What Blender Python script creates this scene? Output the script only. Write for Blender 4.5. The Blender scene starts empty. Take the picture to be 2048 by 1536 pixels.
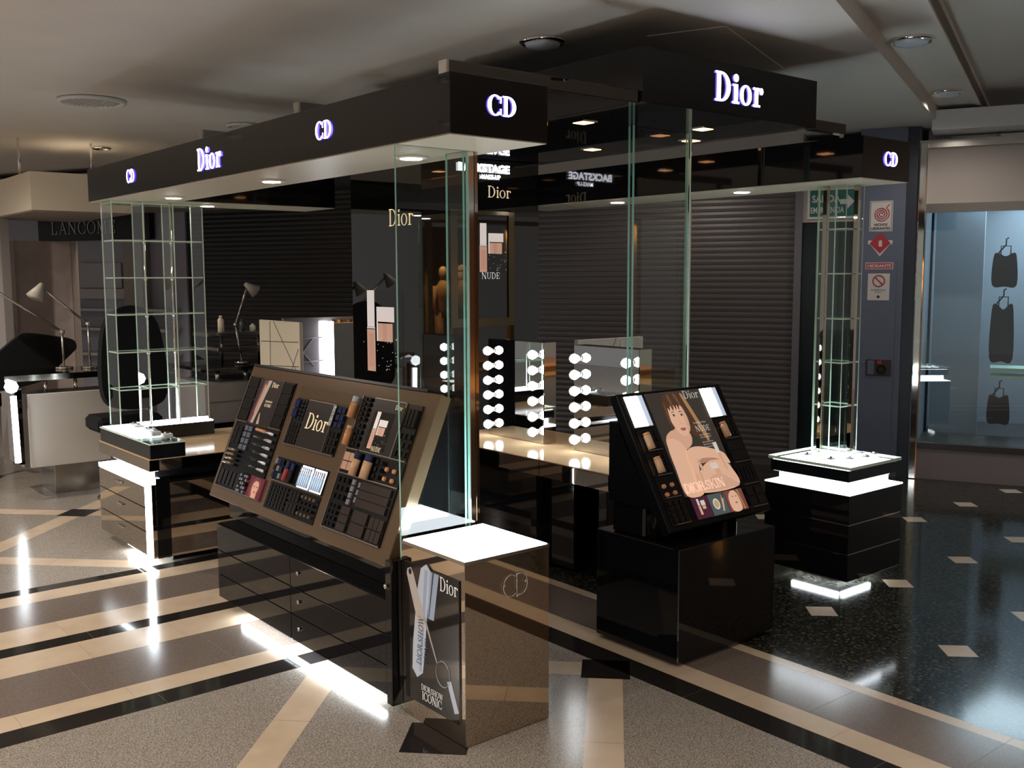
import bpy, math, random
from mathutils import Vector, Matrix
random.seed(7)
SC = bpy.context.scene
COL = SC.collection

# ------------------------------------------------------------------ camera
cam_d = bpy.data.cameras.new('camera'); cam = bpy.data.objects.new('camera', cam_d); COL.objects.link(cam)
YAW, PITCH, ROLL, F = 0.8860, -0.1060, -0.00325, 2015.03
fw = Vector((math.cos(PITCH)*math.cos(YAW), math.cos(PITCH)*math.sin(YAW), math.sin(PITCH)))
rt = fw.cross(Vector((0, 0, 1))).normalized(); up = rt.cross(fw)
r2 = rt*math.cos(ROLL)+up*math.sin(ROLL); u2 = -rt*math.sin(ROLL)+up*math.cos(ROLL)
mw = Matrix.Identity(4)
for i in range(3):
    mw[i][0] = r2[i]; mw[i][1] = u2[i]; mw[i][2] = -fw[i]
mw.translation = Vector((-2.037, -2.759, 1.668))
cam.matrix_world = mw
cam_d.sensor_fit = 'HORIZONTAL'; cam_d.sensor_width = 36.0; cam_d.lens = F/2048*36.0
cam_d.clip_start = .05; cam_d.clip_end = 100
SC.camera = cam

# ------------------------------------------------------------------ world, exposure
w = bpy.data.worlds.new('world'); SC.world = w; w.use_nodes = True
w.node_tree.nodes['Background'].inputs[0].default_value = (1.0, .95, .90, 1)
w.node_tree.nodes['Background'].inputs[1].default_value = .18
SC.view_settings.view_transform = 'Standard'; SC.view_settings.look = 'None'
SC.view_settings.exposure = 0.5; SC.view_settings.gamma = 1.0; SC.view_settings.use_curve_mapping = False
try:
    SC.cycles.use_denoising = True
    SC.cycles.max_bounces = 10; SC.cycles.glossy_bounces = 6; SC.cycles.transparent_max_bounces = 24
    SC.cycles.sample_clamp_indirect = 4.0
    SC.cycles.caustics_reflective = True
except Exception:
    pass

def lamp(name, kind, loc, energy, col, **k):
    d = bpy.data.lights.new(name, kind); d.energy = energy; d.color = col
    for a, b in k.items(): setattr(d, a, b)
    o = bpy.data.objects.new(name, d); COL.objects.link(o); o.location = loc
    return o
WARM = (1.0, .90, .79)
# ceiling spots added as fill light for hall and ceiling (trim rings built below)
FILL = [(-1.6, 2.3, 30), (-2.6, .9, 32), (-1.1, -.9, 30), (.9, -1.5, 26), (-2.6, 3.7, 46), (2.9, -1.9, 8), (-4.6, .2, 200), (-4.6, 3.2, 220), (-3.4, -2.8, 130), (-.2, -4.2, 130), (-1.6, 5.4, 130), (4.9, -2.6, 10), (2.6, -4.6, 70), (-4.6, 6.2, 160), (-.9, 8.2, 80), (-4.2, -5.8, 150), (1.0, 6.9, 40), (1.9, 8.3, 40), (4.1, 2.9, 20), (4.99, .96, 30)]
WIDE = ((-1.6, 5.4), (4.99, .96), (4.1, 2.9), (-4.6, .2), (-4.6, 3.2), (-4.6, 6.2), (-4.2, -5.8))
LA, LB = Vector((1.93, -.14)), Vector((2.62, -.19)); LD = Vector((.927, .376)).normalized(); LN = Vector((-LD.y, LD.x))
def ceilz(x, y):
    p = Vector((x, y))
    return 2.86 if (p-LA).dot(LN) > 0 else (2.965 if (p-LB).dot(LN) > 0 else 3.09)
for x, y, e in FILL:
    lamp('fill_spot', 'SPOT', (x, y, ceilz(x, y)-.05), e, WARM, spot_size=math.radians(164 if (x, y) in WIDE else 124), spot_blend=.6, shadow_soft_size=.05)

# ------------------------------------------------------------------ materials
MATS = {}
def M(name, col, rough=.5, metal=0., spec=.5, emit=None, es=0., coat=0., noise=None, alpha=None):
    if name in MATS: return MATS[name]
    m = bpy.data.materials.new(name); m.use_nodes = True; nt = m.node_tree; b = nt.nodes['Principled BSDF']
    b.inputs['Base Color'].default_value = (*col, 1); b.inputs['Roughness'].default_value = rough
    b.inputs['Metallic'].default_value = metal; b.inputs['Specular IOR Level'].default_value = spec
    if coat: b.inputs['Coat Weight'].default_value = coat; b.inputs['Coat Roughness'].default_value = .03
    if emit: b.inputs['Emission Color'].default_value = (*emit, 1); b.inputs['Emission Strength'].default_value = es
    if noise:
        sc, c2, lo, hi = noise[:4]
        tc = nt.nodes.new('ShaderNodeTexCoord'); n = nt.nodes.new('ShaderNodeTexNoise')
        n.inputs['Scale'].default_value = sc; n.inputs['Detail'].default_value = noise[4] if len(noise) > 4 else 3
        rp = nt.nodes.new('ShaderNodeValToRGB'); rp.color_ramp.elements[0].position = lo; rp.color_ramp.elements[1].position = hi
        rp.color_ramp.elements[0].color = (*col, 1); rp.color_ramp.elements[1].color = (*c2, 1)
        nt.links.new(tc.outputs['Object'], n.inputs['Vector']); nt.links.new(n.outputs['Fac'], rp.inputs['Fac'])
        nt.links.new(rp.outputs['Color'], b.inputs['Base Color'])
    MATS[name] = m
    return m
def thin_glass(name, tint, refl_ior=1.5, gtint=(1, 1, 1)):
    m = bpy.data.materials.new(name); m.use_nodes = True; nt = m.node_tree; nt.nodes.clear()
    out = nt.nodes.new('ShaderNodeOutputMaterial'); mx = nt.nodes.new('ShaderNodeMixShader')
    tr = nt.nodes.new('ShaderNodeBsdfTransparent'); gl = nt.nodes.new('ShaderNodeBsdfGlossy'); fr = nt.nodes.new('ShaderNodeFresnel')
    geo = nt.nodes.new('ShaderNodeNewGeometry'); mu = nt.nodes.new('ShaderNodeMath'); mu.operation = 'MULTIPLY'
    inv = nt.nodes.new('ShaderNodeMath'); inv.operation = 'SUBTRACT'; inv.inputs[0].default_value = 1
    tr.inputs[0].default_value = (*tint, 1); gl.inputs['Color'].default_value = (*gtint, 1); gl.inputs['Roughness'].default_value = .0; fr.inputs[0].default_value = refl_ior
    nt.links.new(geo.outputs['Backfacing'], inv.inputs[1]); nt.links.new(fr.outputs[0], mu.inputs[0]); nt.links.new(inv.outputs[0], mu.inputs[1])
    nt.links.new(mu.outputs[0], mx.inputs[0]); nt.links.new(tr.outputs[0], mx.inputs[1]); nt.links.new(gl.outputs[0], mx.inputs[2])
    nt.links.new(mx.outputs[0], out.inputs[0]); MATS[name] = m
    return m
BLACK = M('black_lacquer', (.006, .006, .007), .04, 0, .5)
BLACK2 = M('black_satin', (.005, .005, .006), .22, spec=.25)
BLACKF = M('black_fabric', (.006, .006, .007), .9, 0, .2)
SOFFIT = M('soffit_cream', (.62, .56, .44), .35)
MIRB = M('bronze_mirror', (.50, .43, .35), .025, 1)
MIRC = M('chrome', (.82, .80, .77), .06, 1)
STEEL = M('brushed_steel', (.48, .46, .43), .22, 1)
MIRD = M('dark_mirror', (.16, .145, .135), .02, 1)
MIR = M('silver_mirror', (.80, .80, .78), .01, 1)
BEIGE = M('beige_counter', (.80, .55, .32), .12)
BROWN = M('display_bronze', (.17, .11, .066), .14, .3)
WHITE = M('white_laminate', (.72, .68, .62), .35)
CREAMW = M('cream_laminate', (.78, .68, .52), .4)
GREYW = M('grey_wall_panel', (.30, .30, .36), .6)
GLOW = M('lit_white_panel', (.9, .95, 1), .4, emit=(.86, .95, 1.0), es=13)
GLOW2 = M('lit_white_ledge', (.9, .95, 1), .4, emit=(.88, .95, 1.0), es=9)
GLOWT = M('fluorescent_tube', (.9, .95, 1), .4, emit=(.88, .96, 1.0), es=24)
LETTER = M('backlit_letter', (1, 1, 1), .4, emit=(.90, .90, 1.0), es=6)
FRINGE = M('letter_fringe_edge', (.1, .05, .8), .4, emit=(.10, .05, 1.0), es=2.2)  # lens colour fringe of the bright letters, put into glowing blue sides
GOLDT = M('pale_gold_print', (.75, .60, .38), .5, emit=(.75, .60, .38), es=.5)
WHITET = M('white_print', (.8, .78, .75), .5, emit=(.8, .78, .75), es=.25)
BULB = M('lit_bulb', (1, 1, 1), .2, emit=(.93, .96, 1.0), es=12)
DLW = M('cool_downlight', (1, 1, 1), .3, emit=(1.0, .90, .92), es=22)
DLO = M('warm_downlight', (1, .7, .4), .3, emit=(1.0, .44, .16), es=5)
EDGE = M('glass_edge_green', (.36, .72, .64), .12, 0, .8)
EDGEL = M('glass_edge_light', (.72, .90, .74), .12, 0, .8)
PANE = thin_glass('clear_glass', (.955, .985, .97))
PANEW = thin_glass('shop_window_glass', (.90, .95, .96), 1.9)
GREYSH = M('shutter_paint', (.085, .072, .070), .45)
BLACKSH = M('shutter_paint_black', (.014, .013, .014), .4)
CEILM = M('ceiling_plaster', (.66, .62, .57), .7, noise=(3, (.62, .59, .56), .3, .7))
CEILW = M('ceiling_white', (.62, .62, .62), .6)
PILLAR = M('pillar_paint_blue_grey', (.115, .135, .19), .5)
BEIGEW = M('beige_wall', (.42, .37, .34), .6)
DKGREEN = M('dark_green_stone', (.012, .02, .022), .2)
GRAN = M('grey_granite', (.135, .118, .10), .18, noise=(190, (.44, .385, .33), .34, .66, 2))
GRAND = M('dark_granite', (.010, .012, .011), .10, spec=.3, noise=(60, (.10, .09, .06), .47, .70, 5))
CREAMT = M('cream_marble', (.60, .475, .35), .18, noise=(5, (.52, .40, .285), .35, .7))
BROWNT = M('brown_granite', (.125, .098, .082), .17, noise=(260, (.22, .175, .15), .35, .7, 2))
BLACKT = M('black_granite', (.012, .010, .010), .08, noise=(200, (.03, .027, .025), .4, .7, 2))
TAN = M('foundation_tan', (.72, .33, .15), .2)
TAN2 = M('foundation_beige', (.70, .42, .25), .25)

# ------------------------------------------------------------------ builders
def thing(name, label, cat, loc=(0, 0, 0), group=None):
    o = bpy.data.objects.new(name, None); COL.objects.link(o); o.location = loc; o.empty_display_size = .1
    o['label'] = label; o['category'] = cat
    if group: o['group'] = group
    return o
def root_of(p):
    while p.parent: p = p.parent
    return p
def mesh(name, verts, faces, mat, parent=None, mi=None, smooth=False, loc=None):
    """verts in world space; mat a material or list; the mesh becomes a child of parent, or a top-level object"""
    vs = [Vector(v) for v in verts]
    if parent is not None: L = Vector(root_of(parent).location)
    elif loc is not None: L = Vector(loc)
    else:
        xs = [v.x for v in vs]; ys = [v.y for v in vs]; L = Vector(((min(xs)+max(xs))/2, (min(ys)+max(ys))/2, min(v.z for v in vs)))
    me = bpy.data.meshes.new(name); me.from_pydata([v-L for v in vs], [], faces)
    for m in (mat if isinstance(mat, (list, tuple)) else [mat]): me.materials.append(m)
    if mi:
        for p, k in zip(me.polygons, mi): p.material_index = k
    if smooth:
        for p in me.polygons: p.use_smooth = True
    me.update()
    o = bpy.data.objects.new(name, me); COL.objects.link(o)
    if parent is not None: o.parent = parent
    else: o.location = L
    return o
def tag(o, label=None, cat=None, group=None, kind=None):
    if label: o['label'] = label
    if cat: o['category'] = cat
    if group: o['group'] = group
    if kind: o['kind'] = kind
    return o
BF = [(0, 3, 2, 1), (4, 5, 6, 7), (0, 1, 5, 4), (1, 2, 6, 5), (2, 3, 7, 6), (3, 0, 4, 7)]
def bv(x0, x1, y0, y1, z0, z1):
    return [(x0, y0, z0), (x1, y0, z0), (x1, y1, z0), (x0, y1, z0), (x0, y0, z1), (x1, y0, z1), (x1, y1, z1), (x0, y1, z1)]
def chamfer(x0, x1, y0, y1, z0, z1, b):
    """box with all edges chamfered: 24 verts"""
    V = []; F = []
    cs = [(x0, 1), (x1, -1)], [(y0, 1), (y1, -1)], [(z0, 1), (z1, -1)]
    idx = {}
    for i in range(2):
        for j in range(2):
            for k in range(2):
                (x, sx), (y, sy), (z, sz) = cs[0][i], cs[1][j], cs[2][k]
                for a, p in enumerate([(x, y+sy*b, z+sz*b), (x+sx*b, y, z+sz*b), (x+sx*b, y+sy*b, z)]):
                    idx[i, j, k, a] = len(V); V.append(p)
    c = ((x0+x1)/2, (y0+y1)/2, (z0+z1)/2)
    def add(f):
        A, B_, C_ = (Vector(V[f[0]]), Vector(V[f[1]]), Vector(V[f[2]]))
        n = (B_-A).cross(C_-A); m = sum((Vector(V[q]) for q in f), Vector())/len(f)
        F.append(tuple(f) if n.dot(m-Vector(c)) > 0 else tuple(reversed(f)))
    for s in range(2):
        add([idx[s, 0, 0, 0], idx[s, 1, 0, 0], idx[s, 1, 1, 0], idx[s, 0, 1, 0]])
        add([idx[0, s, 0, 1], idx[1, s, 0, 1], idx[1, s, 1, 1], idx[0, s, 1, 1]])
        add([idx[0, 0, s, 2], idx[1, 0, s, 2], idx[1, 1, s, 2], idx[0, 1, s, 2]])
    for a in range(2):
        for b_ in range(2):
            add([idx[0, a, b_, 1], idx[1, a, b_, 1], idx[1, a, b_, 2], idx[0, a, b_, 2]])
            add([idx[a, 0, b_, 0], idx[a, 1, b_, 0], idx[a, 1, b_, 2], idx[a, 0, b_, 2]])
            add([idx[a, b_, 0, 0], idx[a, b_, 1, 0], idx[a, b_, 1, 1], idx[a, b_, 0, 1]])
    for i in range(2):
        for j in range(2):
            for k in range(2): add([idx[i, j, k, 0], idx[i, j, k, 1], idx[i, j, k, 2]])
    return V, F
def box(name, x0, x1, y0, y1, z0, z1, mat, parent=None, b=0.0, mi=None):
    if x0 > x1: x0, x1 = x1, x0
    if y0 > y1: y0, y1 = y1, y0
    if z0 > z1: z0, z1 = z1, z0
    if b and not mi:
        V, Fc = chamfer(x0, x1, y0, y1, z0, z1, b); return mesh(name, V, Fc, mat, parent)
    return mesh(name, bv(x0, x1, y0, y1, z0, z1), BF, mat, parent, mi)
class Fr:
    """a local frame: origin, two in-plane axes, outward normal"""
    def __init__(s, o, a, b):
        s.o = Vector(o); s.a = Vector(a).normalized(); s.b = Vector(b).normalized(); s.n = s.a.cross(s.b)
    def p(s, x, y, d=0): return s.o+s.a*x+s.b*y+s.n*d
    def box(s, name, x0, x1, y0, y1, d0, d1, mat, parent=None, b=0.0, mi=None):
        if b:
            V, Fc = chamfer(x0, x1, y0, y1, d0, d1, b)
        else: V, Fc = bv(x0, x1, y0, y1, d0, d1), BF
        return mesh(name, [s.p(*v) for v in V], Fc, mat, parent, mi)
    def poly(s, name, shapes, parent, d=.001, step=.0004):
        """flat print: list of (points, material), drawn one over the other"""
        V = []; Fc = []; mi = []; mats = []
        for k, (pts, m) in enumerate(shapes):
            if m not in mats: mats.append(m)
            n0 = len(V); V += [s.p(x, y, d+step*k) for x, y in pts]; Fc.append(tuple(range(n0, len(V)))); mi.append(mats.index(m))
        return mesh(name, V, Fc, mats, parent, mi)
    def prism(s, name, pts, d0, d1, mat, parent=None):
        n = len(pts); V = [s.p(x, y, d0) for x, y in pts]+[s.p(x, y, d1) for x, y in pts]
        Fc = [tuple(reversed(range(n))), tuple(range(n, 2*n))]+[(i, (i+1) % n, n+(i+1) % n, n+i) for i in range(n)]
        return mesh(name, V, Fc, mat, parent)
def smoothpts(pts, n=6):
    out = []; N = len(pts)
    for i in range(N):
        p0, p1, p2, p3 = (Vector(pts[(i+k-1) % N]) for k in range(4))
        for j in range(n):
            t = j/n
            q = .5*((2*p1)+(p2-p0)*t+(2*p0-5*p1+4*p2-p3)*t*t+(3*p1-p0-3*p2+p3)*t**3); out.append((q.x, q.y))
    return out
def ell(cx, cy, rx, ry, n=20, a=0):
    return [(cx+rx*math.cos(t*2*math.pi/n)*math.cos(a)-ry*math.sin(t*2*math.pi/n)*math.sin(a), cy+rx*math.cos(t*2*math.pi/n)*math.sin(a)+ry*math.sin(t*2*math.pi/n)*math.cos(a)) for t in range(n)]
def lathe(name, prof, c, mat, parent=None, n=16, axis='z', smooth=True, mi=None):
    """prof: (radius, height) pairs"""
    V = []; Fc = []
    for r, h in prof:
        for i in range(n):
            a = 2*math.pi*i/n; p = (r*math.cos(a), r*math.sin(a), h)
            if axis == 'x': p = (h, p[0], p[1])
            elif axis == 'y': p = (p[1], h, p[0])
            V.append((c[0]+p[0], c[1]+p[1], c[2]+p[2]))
    for k in range(len(prof)-1):
        for i in range(n): Fc.append((k*n+i, k*n+(i+1) % n, (k+1)*n+(i+1) % n, (k+1)*n+i))
    Fc.append(tuple(reversed(range(n)))); Fc.append(tuple((len(prof)-1)*n+i for i in range(n)))
    return mesh(name, V, Fc, mat, parent, smooth=smooth)
def tube(name, pts, r, mat, parent=None, n=8, closed=False):
    pts = [Vector(p) for p in pts]; V = []; Fc = []; N = len(pts); prev = None
    rr = r if isinstance(r, (list, tuple)) else [r]*N
    for i, p in enumerate(pts):
        if closed: t = (pts[(i+1) % N]-pts[i-1]).normalized()
        else: t = ((pts[min(i+1, N-1)]-pts[max(i-1, 0)])).normalized()
        a = prev if prev else (Vector((0, 0, 1)) if abs(t.z) < .9 else Vector((1, 0, 0)))
        x = (a-t*a.dot(t)).normalized(); prev = x; y = t.cross(x)
        for k in range(n):
            an = 2*math.pi*k/n; V.append(p+x*(rr[i]*math.cos(an))+y*(rr[i]*math.sin(an)))
    for i in range(N if closed else N-1):
        j = (i+1) % N
        for k in range(n): Fc.append((i*n+k, i*n+(k+1) % n, j*n+(k+1) % n, j*n+k))
    if not closed: Fc.append(tuple(reversed(range(n)))); Fc.append(tuple((N-1)*n+k for k in range(n)))
    return mesh(name, V, Fc, mat, parent, smooth=True)
def copy_tree(o, loc, label=None):
    c = o.copy(); COL.objects.link(c); c.location = loc
    if label: c['label'] = label
    for ch in list(o.children):
        d = ch.copy(); COL.objects.link(d); d.parent = c
        for g in list(ch.children):
            e = g.copy(); COL.objects.link(e); e.parent = d
    return c

# ---- serif lettering made of stems, bowls and serifs (cap height 1)
def R_(x0, x1, y0, y1): return [(x0, y0), (x1, y0), (x1, y1), (x0, y1)]
def arc(cx, cy, rx, ry, tx, ty, a0, a1, n=18):
    q = []
    for i in range(n):
        a, b = (math.radians(a0+(a1-a0)*k/n) for k in (i, i+1))
        o = lambda t: (cx+rx*math.cos(t), cy+ry*math.sin(t)); w_ = lambda t: (cx+(rx-tx)*math.cos(t), cy+(ry-ty)*math.sin(t))
        q.append([w_(a), o(a), o(b), w_(b)])
    return q
def strk(pts, wd):
    q = []
    for (a, wa), (b, wb) in zip(zip(pts, wd), zip(pts[1:], wd[1:])):
        d = Vector((b[0]-a[0], b[1]-a[1])); n = Vector((-d.y, d.x)).normalized()/2
        q.append([(a[0]-n.x*wa, a[1]-n.y*wa), (b[0]-n.x*wb, b[1]-n.y*wb), (b[0]+n.x*wb, b[1]+n.y*wb), (a[0]+n.x*wa, a[1]+n.y*wa)])
    return q
def glyph(ch, s, t):
    def stem(x, y0=0, y1=1, w_=None, top=True, bot=True):
        w_ = w_ or s; q = [R_(x, x+w_, y0, y1)]
        if bot: q.append(R_(x-.09, x+w_+.09, y0, y0+t))
        if top: q.append(R_(x-.09, x+w_+.09, y1-t, y1))
        return q
    if ch == 'D': return stem(.1)+arc(.33, .5, .5, .5, s*1.1, t, -90, 90)+[R_(.1, .34, 0, t), R_(.1, .34, 1-t, 1)], .92
    if ch == 'i': return [R_(.09, .09+s, 0, .66), R_(0, .18+s, 0, t), R_(0, .09+s, .66-t, .66), ell(.09+s/2, .87, s*.68, s*.68, 16)], .27+s*.6
    if ch == 'o': return arc(.33, .335, .33, .355, s*.95, t, 0, 360, 28), .72
    if ch == 'r': return [R_(.09, .09+s, 0, .66), R_(0, .2+s, 0, t), R_(0, .09+s, .66-t, .66)]+arc(.31, .45, .2, .22, s*.6, t*1.4, 40, 170, 10)+[ell(.47, .56, s*.55, s*.6, 14)], .56
    if ch == 'C': return arc(.47, .5, .46, .52, s*1.1, t, 42, 318, 26)+[R_(.77, .77+t, .62, .95), R_(.77, .77+t, .05, .35)], .9
    if ch == 'O': return arc(.46, .5, .46, .52, s*1.05, t, 0, 360, 30), 1.0
    if ch == 'G': return arc(.47, .5, .46, .52, s*1.1, t, 42, 330, 26)+stem(.68, 0, .42, s, True, False)+[R_(.77, .77+t, .62, .95)], .98
    if ch == 'N': return stem(.1, 0, 1, t*1.2)+stem(.75, 0, 1, t*1.2)+strk([(.12, 1), (.82, 0)], [s*1.25, s*1.25]), 1.0
    if ch == 'U': return stem(.1, .3, 1, s, True, False)+stem(.68, .3, 1, t*1.2, True, False)+arc(.42, .32, .32, .34, s*.8, t*1.3, 180, 360, 14), .92
    if ch == 'E': return stem(.1)+[R_(.1, .62, 0, t), R_(.1, .62, 1-t, 1), R_(.1, .5, .5-t/2, .5+t/2), R_(.6, .66, 0, .25), R_(.6, .66, .76, 1), R_(.48, .53, .38, .62)], .76
    if ch == 'L': return stem(.1)+[R_(.1, .62, 0, t), R_(.6, .66, 0, .28)], .74
    if ch == 'I': return stem(.1), .32+s*.4
    if ch == 'H': return stem(.1)+stem(.66)+[R_(.1, .75, .5-t/2, .5+t/2)], 1.0
    if ch == 'K': return stem(.1)+strk([(.25, .42), (.72, 1)], [t, t])+strk([(.36, .55), (.78, 0)], [s, s])+[R_(.62, .9, 0, t), R_(.6, .85, 1-t, 1)], .95
    if ch == 'R': return stem(.1)+arc(.33, .74, .28, .26, s, t, -90, 90, 12)+strk([(.4, .48), (.78, 0)], [s, s])+[R_(.1, .35, 1-t, 1), R_(.1, .35, .48, .48+t), R_(.7, .9, 0, t)], .92
    if ch == 'A': return strk([(.45, 1), (.12, 0)], [t, t])+strk([(.43, 1), (.78, 0)], [s, s])+[R_(.22, .66, .33, .33+t), R_(0, .24, 0, t), R_(.62, .92, 0, t)], .94
    if ch == 'M': return stem(.1, 0, 1, t*1.2)+stem(.85)+strk([(.15, 1), (.5, .05)], [s, s])+strk([(.5, .05), (.88, 1)], [t, t]), 1.15
    if ch == 'W': return strk([(.1, 1), (.36, 0)], [s, s])+strk([(.36, 0), (.6, .95)], [t, t])+strk([(.58, 1), (.86, 0)], [s, s])+strk([(.86, 0), (1.1, 1)], [t, t])+[R_(-.02, .24, 1-t, 1), R_(.98, 1.2, 1-t, 1)], 1.22
    if ch == 'S':
        pts = [(.62-.0, .78), (.56, .92), (.38, .98), (.2, .92), (.13, .76), (.2, .62), (.4, .5), (.58, .37), (.62, .22), (.54, .08), (.36, .02), (.18, .08), (.11, .24)]
        return strk(pts, [t, t, t, t*1.4, s*.8, s, s, s, s*.8, t*1.4, t, t, t])+[R_(.62, .66, .68, .98), R_(.07, .11, .02, .32)], .78
    if ch == ' ': return [], .4
    return [R_(.1, .6, 0, 1)], .7
def serif(name, txt, fr, x, y, h, mat, parent, s=.17, t=.055, d0=.0, d1=.012, kern=.03, back=None, xs=1.0):
    """text in frame fr with its lower-left corner at (x, y), cap height h; prisms d0..d1 off the surface"""
    V = []; Fc = []; mi = []; cx = x
    for ch in txt:
        q, adv = glyph(ch, s, t)
        for pl in q:
            n = len(pl); n0 = len(V)
            P = [(cx+px*h*xs, y+py*h) for px, py in pl]
            V += [fr.p(a, b, d0) for a, b in P]+[fr.p(a, b, d1) for a, b in P]
            Fc.append(tuple(range(n0+n, n0+2*n))); mi.append(0)
            if back:
                for i in range(n): Fc.append((n0+i, n0+(i+1) % n, n0+n+(i+1) % n, n0+n+i)); mi.append(1)
        cx += (adv+kern)*h*xs
    return mesh(name, V, Fc, [mat, back] if back else mat, parent, mi)
def swidth(txt, h, s=.17, t=.055, kern=.03, xs=1.0): return sum((glyph(c, s, t)[1]+kern)*h*xs for c in txt)
def sans(name, txt, fr, x, y, h, mat, parent, bold=0.0, d=.0015, xs=1.0, align='LEFT', mirror=False):
    cu = bpy.data.curves.new(name, 'FONT'); cu.body = txt; cu.size = h*1.37; cu.align_x = align; cu.offset = bold*h; cu.resolution_u = 3
    o = bpy.data.objects.new(name, cu); COL.objects.link(o)
    bpy.context.view_layer.update()
    me = bpy.data.meshes.new_from_object(o.evaluated_get(bpy.context.evaluated_depsgraph_get()))
    V = [fr.p(x+v.co.x*xs, y+v.co.y, d) for v in me.vertices]; Fc = [tuple(p.vertices) for p in me.polygons]
    bpy.data.objects.remove(o); bpy.data.curves.remove(cu); bpy.data.meshes.remove(me)
    return mesh(name, V, Fc, mat, parent)
def glass(name, x0, x1, y0, y1, z0, z1, parent, edge=EDGE):
    """a sheet of glass: the two large faces clear, the narrow faces polished green edges"""
    d = [x1-x0, y1-y0, z1-z0]; k = d.index(min(d))
    per = {2: [0, 0, 1, 1, 1, 1], 1: [1, 1, 0, 1, 0, 1], 0: [1, 1, 1, 0, 1, 0]}[k]
    return box(name, x0, x1, y0, y1, z0, z1, [PANE, edge], parent, mi=per)
def glint_post(name, x, y, z0, z1, r, parent, mat=None): return lathe(name, [(r, z0), (r, z1)], (x, y, 0), mat or MIRC, parent, n=12)

# ================================================================== SETTING
# ---- floor
floor = box('floor', -7.3, 11.2, -9.8, 13.2, -.12, 0, GRAN); tag(floor, 'polished granite mall floor with cream, brown and black inlaid bands', kind='structure')
def inlay(x0, x1, y0, y1, mat, z=.0006): return box('floor_tile', x0, x1, y0, y1, -.004, z, mat, floor)
box('dark_granite_field', 1.575, 9.4, -6.4, 9, -.004, .0004, GRAND, floor)
BANDS = [(2.90, 3.0, BLACKT, .8), (2.73, 2.9, CREAMT, .42), (2.35, 2.73, BROWNT, .6), (2.105, 2.35, CREAMT, .42), (1.99, 2.105, BLACKT, .8), (1.74, 1.99, CREAMT, .42), (1.33, 1.74, BROWNT, .6), (1.19, 1.33, CREAMT, .42), (1.06, 1.19, BLACKT, .8)]
def run_x(y0, y1, mat, L, xa, xb):
    x = xb; first = None
    while x > xa+.01:
        e = max(xa, x-L)
        if first is None or x-e < L-.01: first = inlay(e+.0008, x-.0008, y0+.0004, y1-.0004, mat); fx = x
        else:
            o = first.copy(); COL.objects.link(o); o.location = (x-fx, 0, 0); o.parent = floor
        x = e
for y0, y1, m, L in BANDS: run_x(y0, y1, m, L, -3.6, .925)
def run_y(x0, x1, mat, L, ya, yb):
    y = yb; first = None
    while y > ya+.01:
        e = max(ya, y-L)
        if first is None or y-e < L-.01: first = inlay(x0+.0004, x1-.0004, e+.0008, y-.0008, mat); fy = y
        else:
            o = first.copy(); COL.objects.link(o); o.location = (0, y-fy, 0); o.parent = floor
        y = e
for x0, x1, m, L in [(.925, 1.06, BLACKT, .8), (1.06, 1.19, CREAMT, .42), (1.19, 1.51, BROWNT, .6), (1.51, 1.575, CREAMT, .42)]: run_y(x0, x1, m, L, -3.4, 3.0)
def diag(pts, mat): mesh('floor_tile', [(x, y, (.0003 if x < 1.5 else .0009)+.0003*(mat is BLACKT)) for x, y in pts], [tuple(range(len(pts)))], mat, floor)
def dstripe(c, lo, hi, sgn, wd=.10):
    """cream band x - sgn*y = c +- wd, between the given x values"""
    n = max(1, round((hi-lo)/.42)); st = (hi-lo)/n
    for k in range(n):
        a, b = lo+k*st+.001, lo+(k+1)*st-.001
        if sgn > 0: diag([(a-wd/2, a-c+wd/2), (a+wd/2, a-c-wd/2), (b+wd/2, b-c-wd/2), (b-wd/2, b-c+wd/2)], CREAMT)
        else: diag([(a+wd/2, c-a+wd/2), (a-wd/2, c-a-wd/2), (b-wd/2, c-b-wd/2), (b+wd/2, c-b+wd/2)], CREAMT)
dstripe(-.98, -2.4, .03, 1); dstripe(.69, -1.0, .88, 1); dstripe(1.10, .12, .88, -1)
dstripe(-4.65, -1.6, .75, 1); dstripe(4.70, -.7, 1.2, -1); dstripe(3.0, -1.3, -.05, -1)
def bsq(cx, cy, h=.15): diag([(cx-h, cy), (cx, cy-h), (cx+h, cy), (cx, cy+h)], BLACKT)
bsq(.895, .205, .145); bsq(.03, 4.68); bsq(-.03, .13, .17)
for i in range(6):
    for j in range(-3, 4):
        cx, cy = 2.25+.715*i, .05+.70*j
        if 1.7 < cx < 6.2 and not (cx > 5 and cy > 1.4): diag([(cx-.095, cy-.005), (cx, cy-.095), (cx+.095, cy+.005), (cx, cy+.095)], CREAMT)

# ---- ceiling: three levels stepping up to the right
def along(p, t): return (p.x+LD.x*t, p.y+LD.y*t)
ceil = mesh('ceiling', [(*along(LA, -14), 2.86), (*along(LA, 7), 2.86), (4, 14, 2.86), (-9, 14, 2.86), (*along(LA, -14), 3.0), (*along(LA, 7), 3.0), (4, 14, 3.0), (-9, 14, 3.0)],
            [(0, 1, 2, 3), (4, 7, 6, 5), (0, 4, 5, 1), (1, 5, 6, 2), (2, 6, 7, 3), (3, 7, 4, 0)], CEILM)
tag(ceil, 'plain plaster ceiling lit from below by the kiosk', kind='structure')
def slabc(name, pa, pb, ta, tb, z0, z1, mat, parent):
    a, b, c, d = along(pa, ta), along(pa, tb), along(pb, tb), along(pb, ta)
    V = [(*p, z0) for p in (a, b, c, d)]+[(*p, z1) for p in (a, b, c, d)]
    return mesh(name, V, BF, mat, parent)
slabc('ceiling_panel', LA, LB, -14, 7, 2.965, 3.05, CEILM, ceil)
slabc('ceiling_panel', LB, LB-LN*14, -14, 9, 3.09, 3.15, CEILM, ceil)
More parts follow.
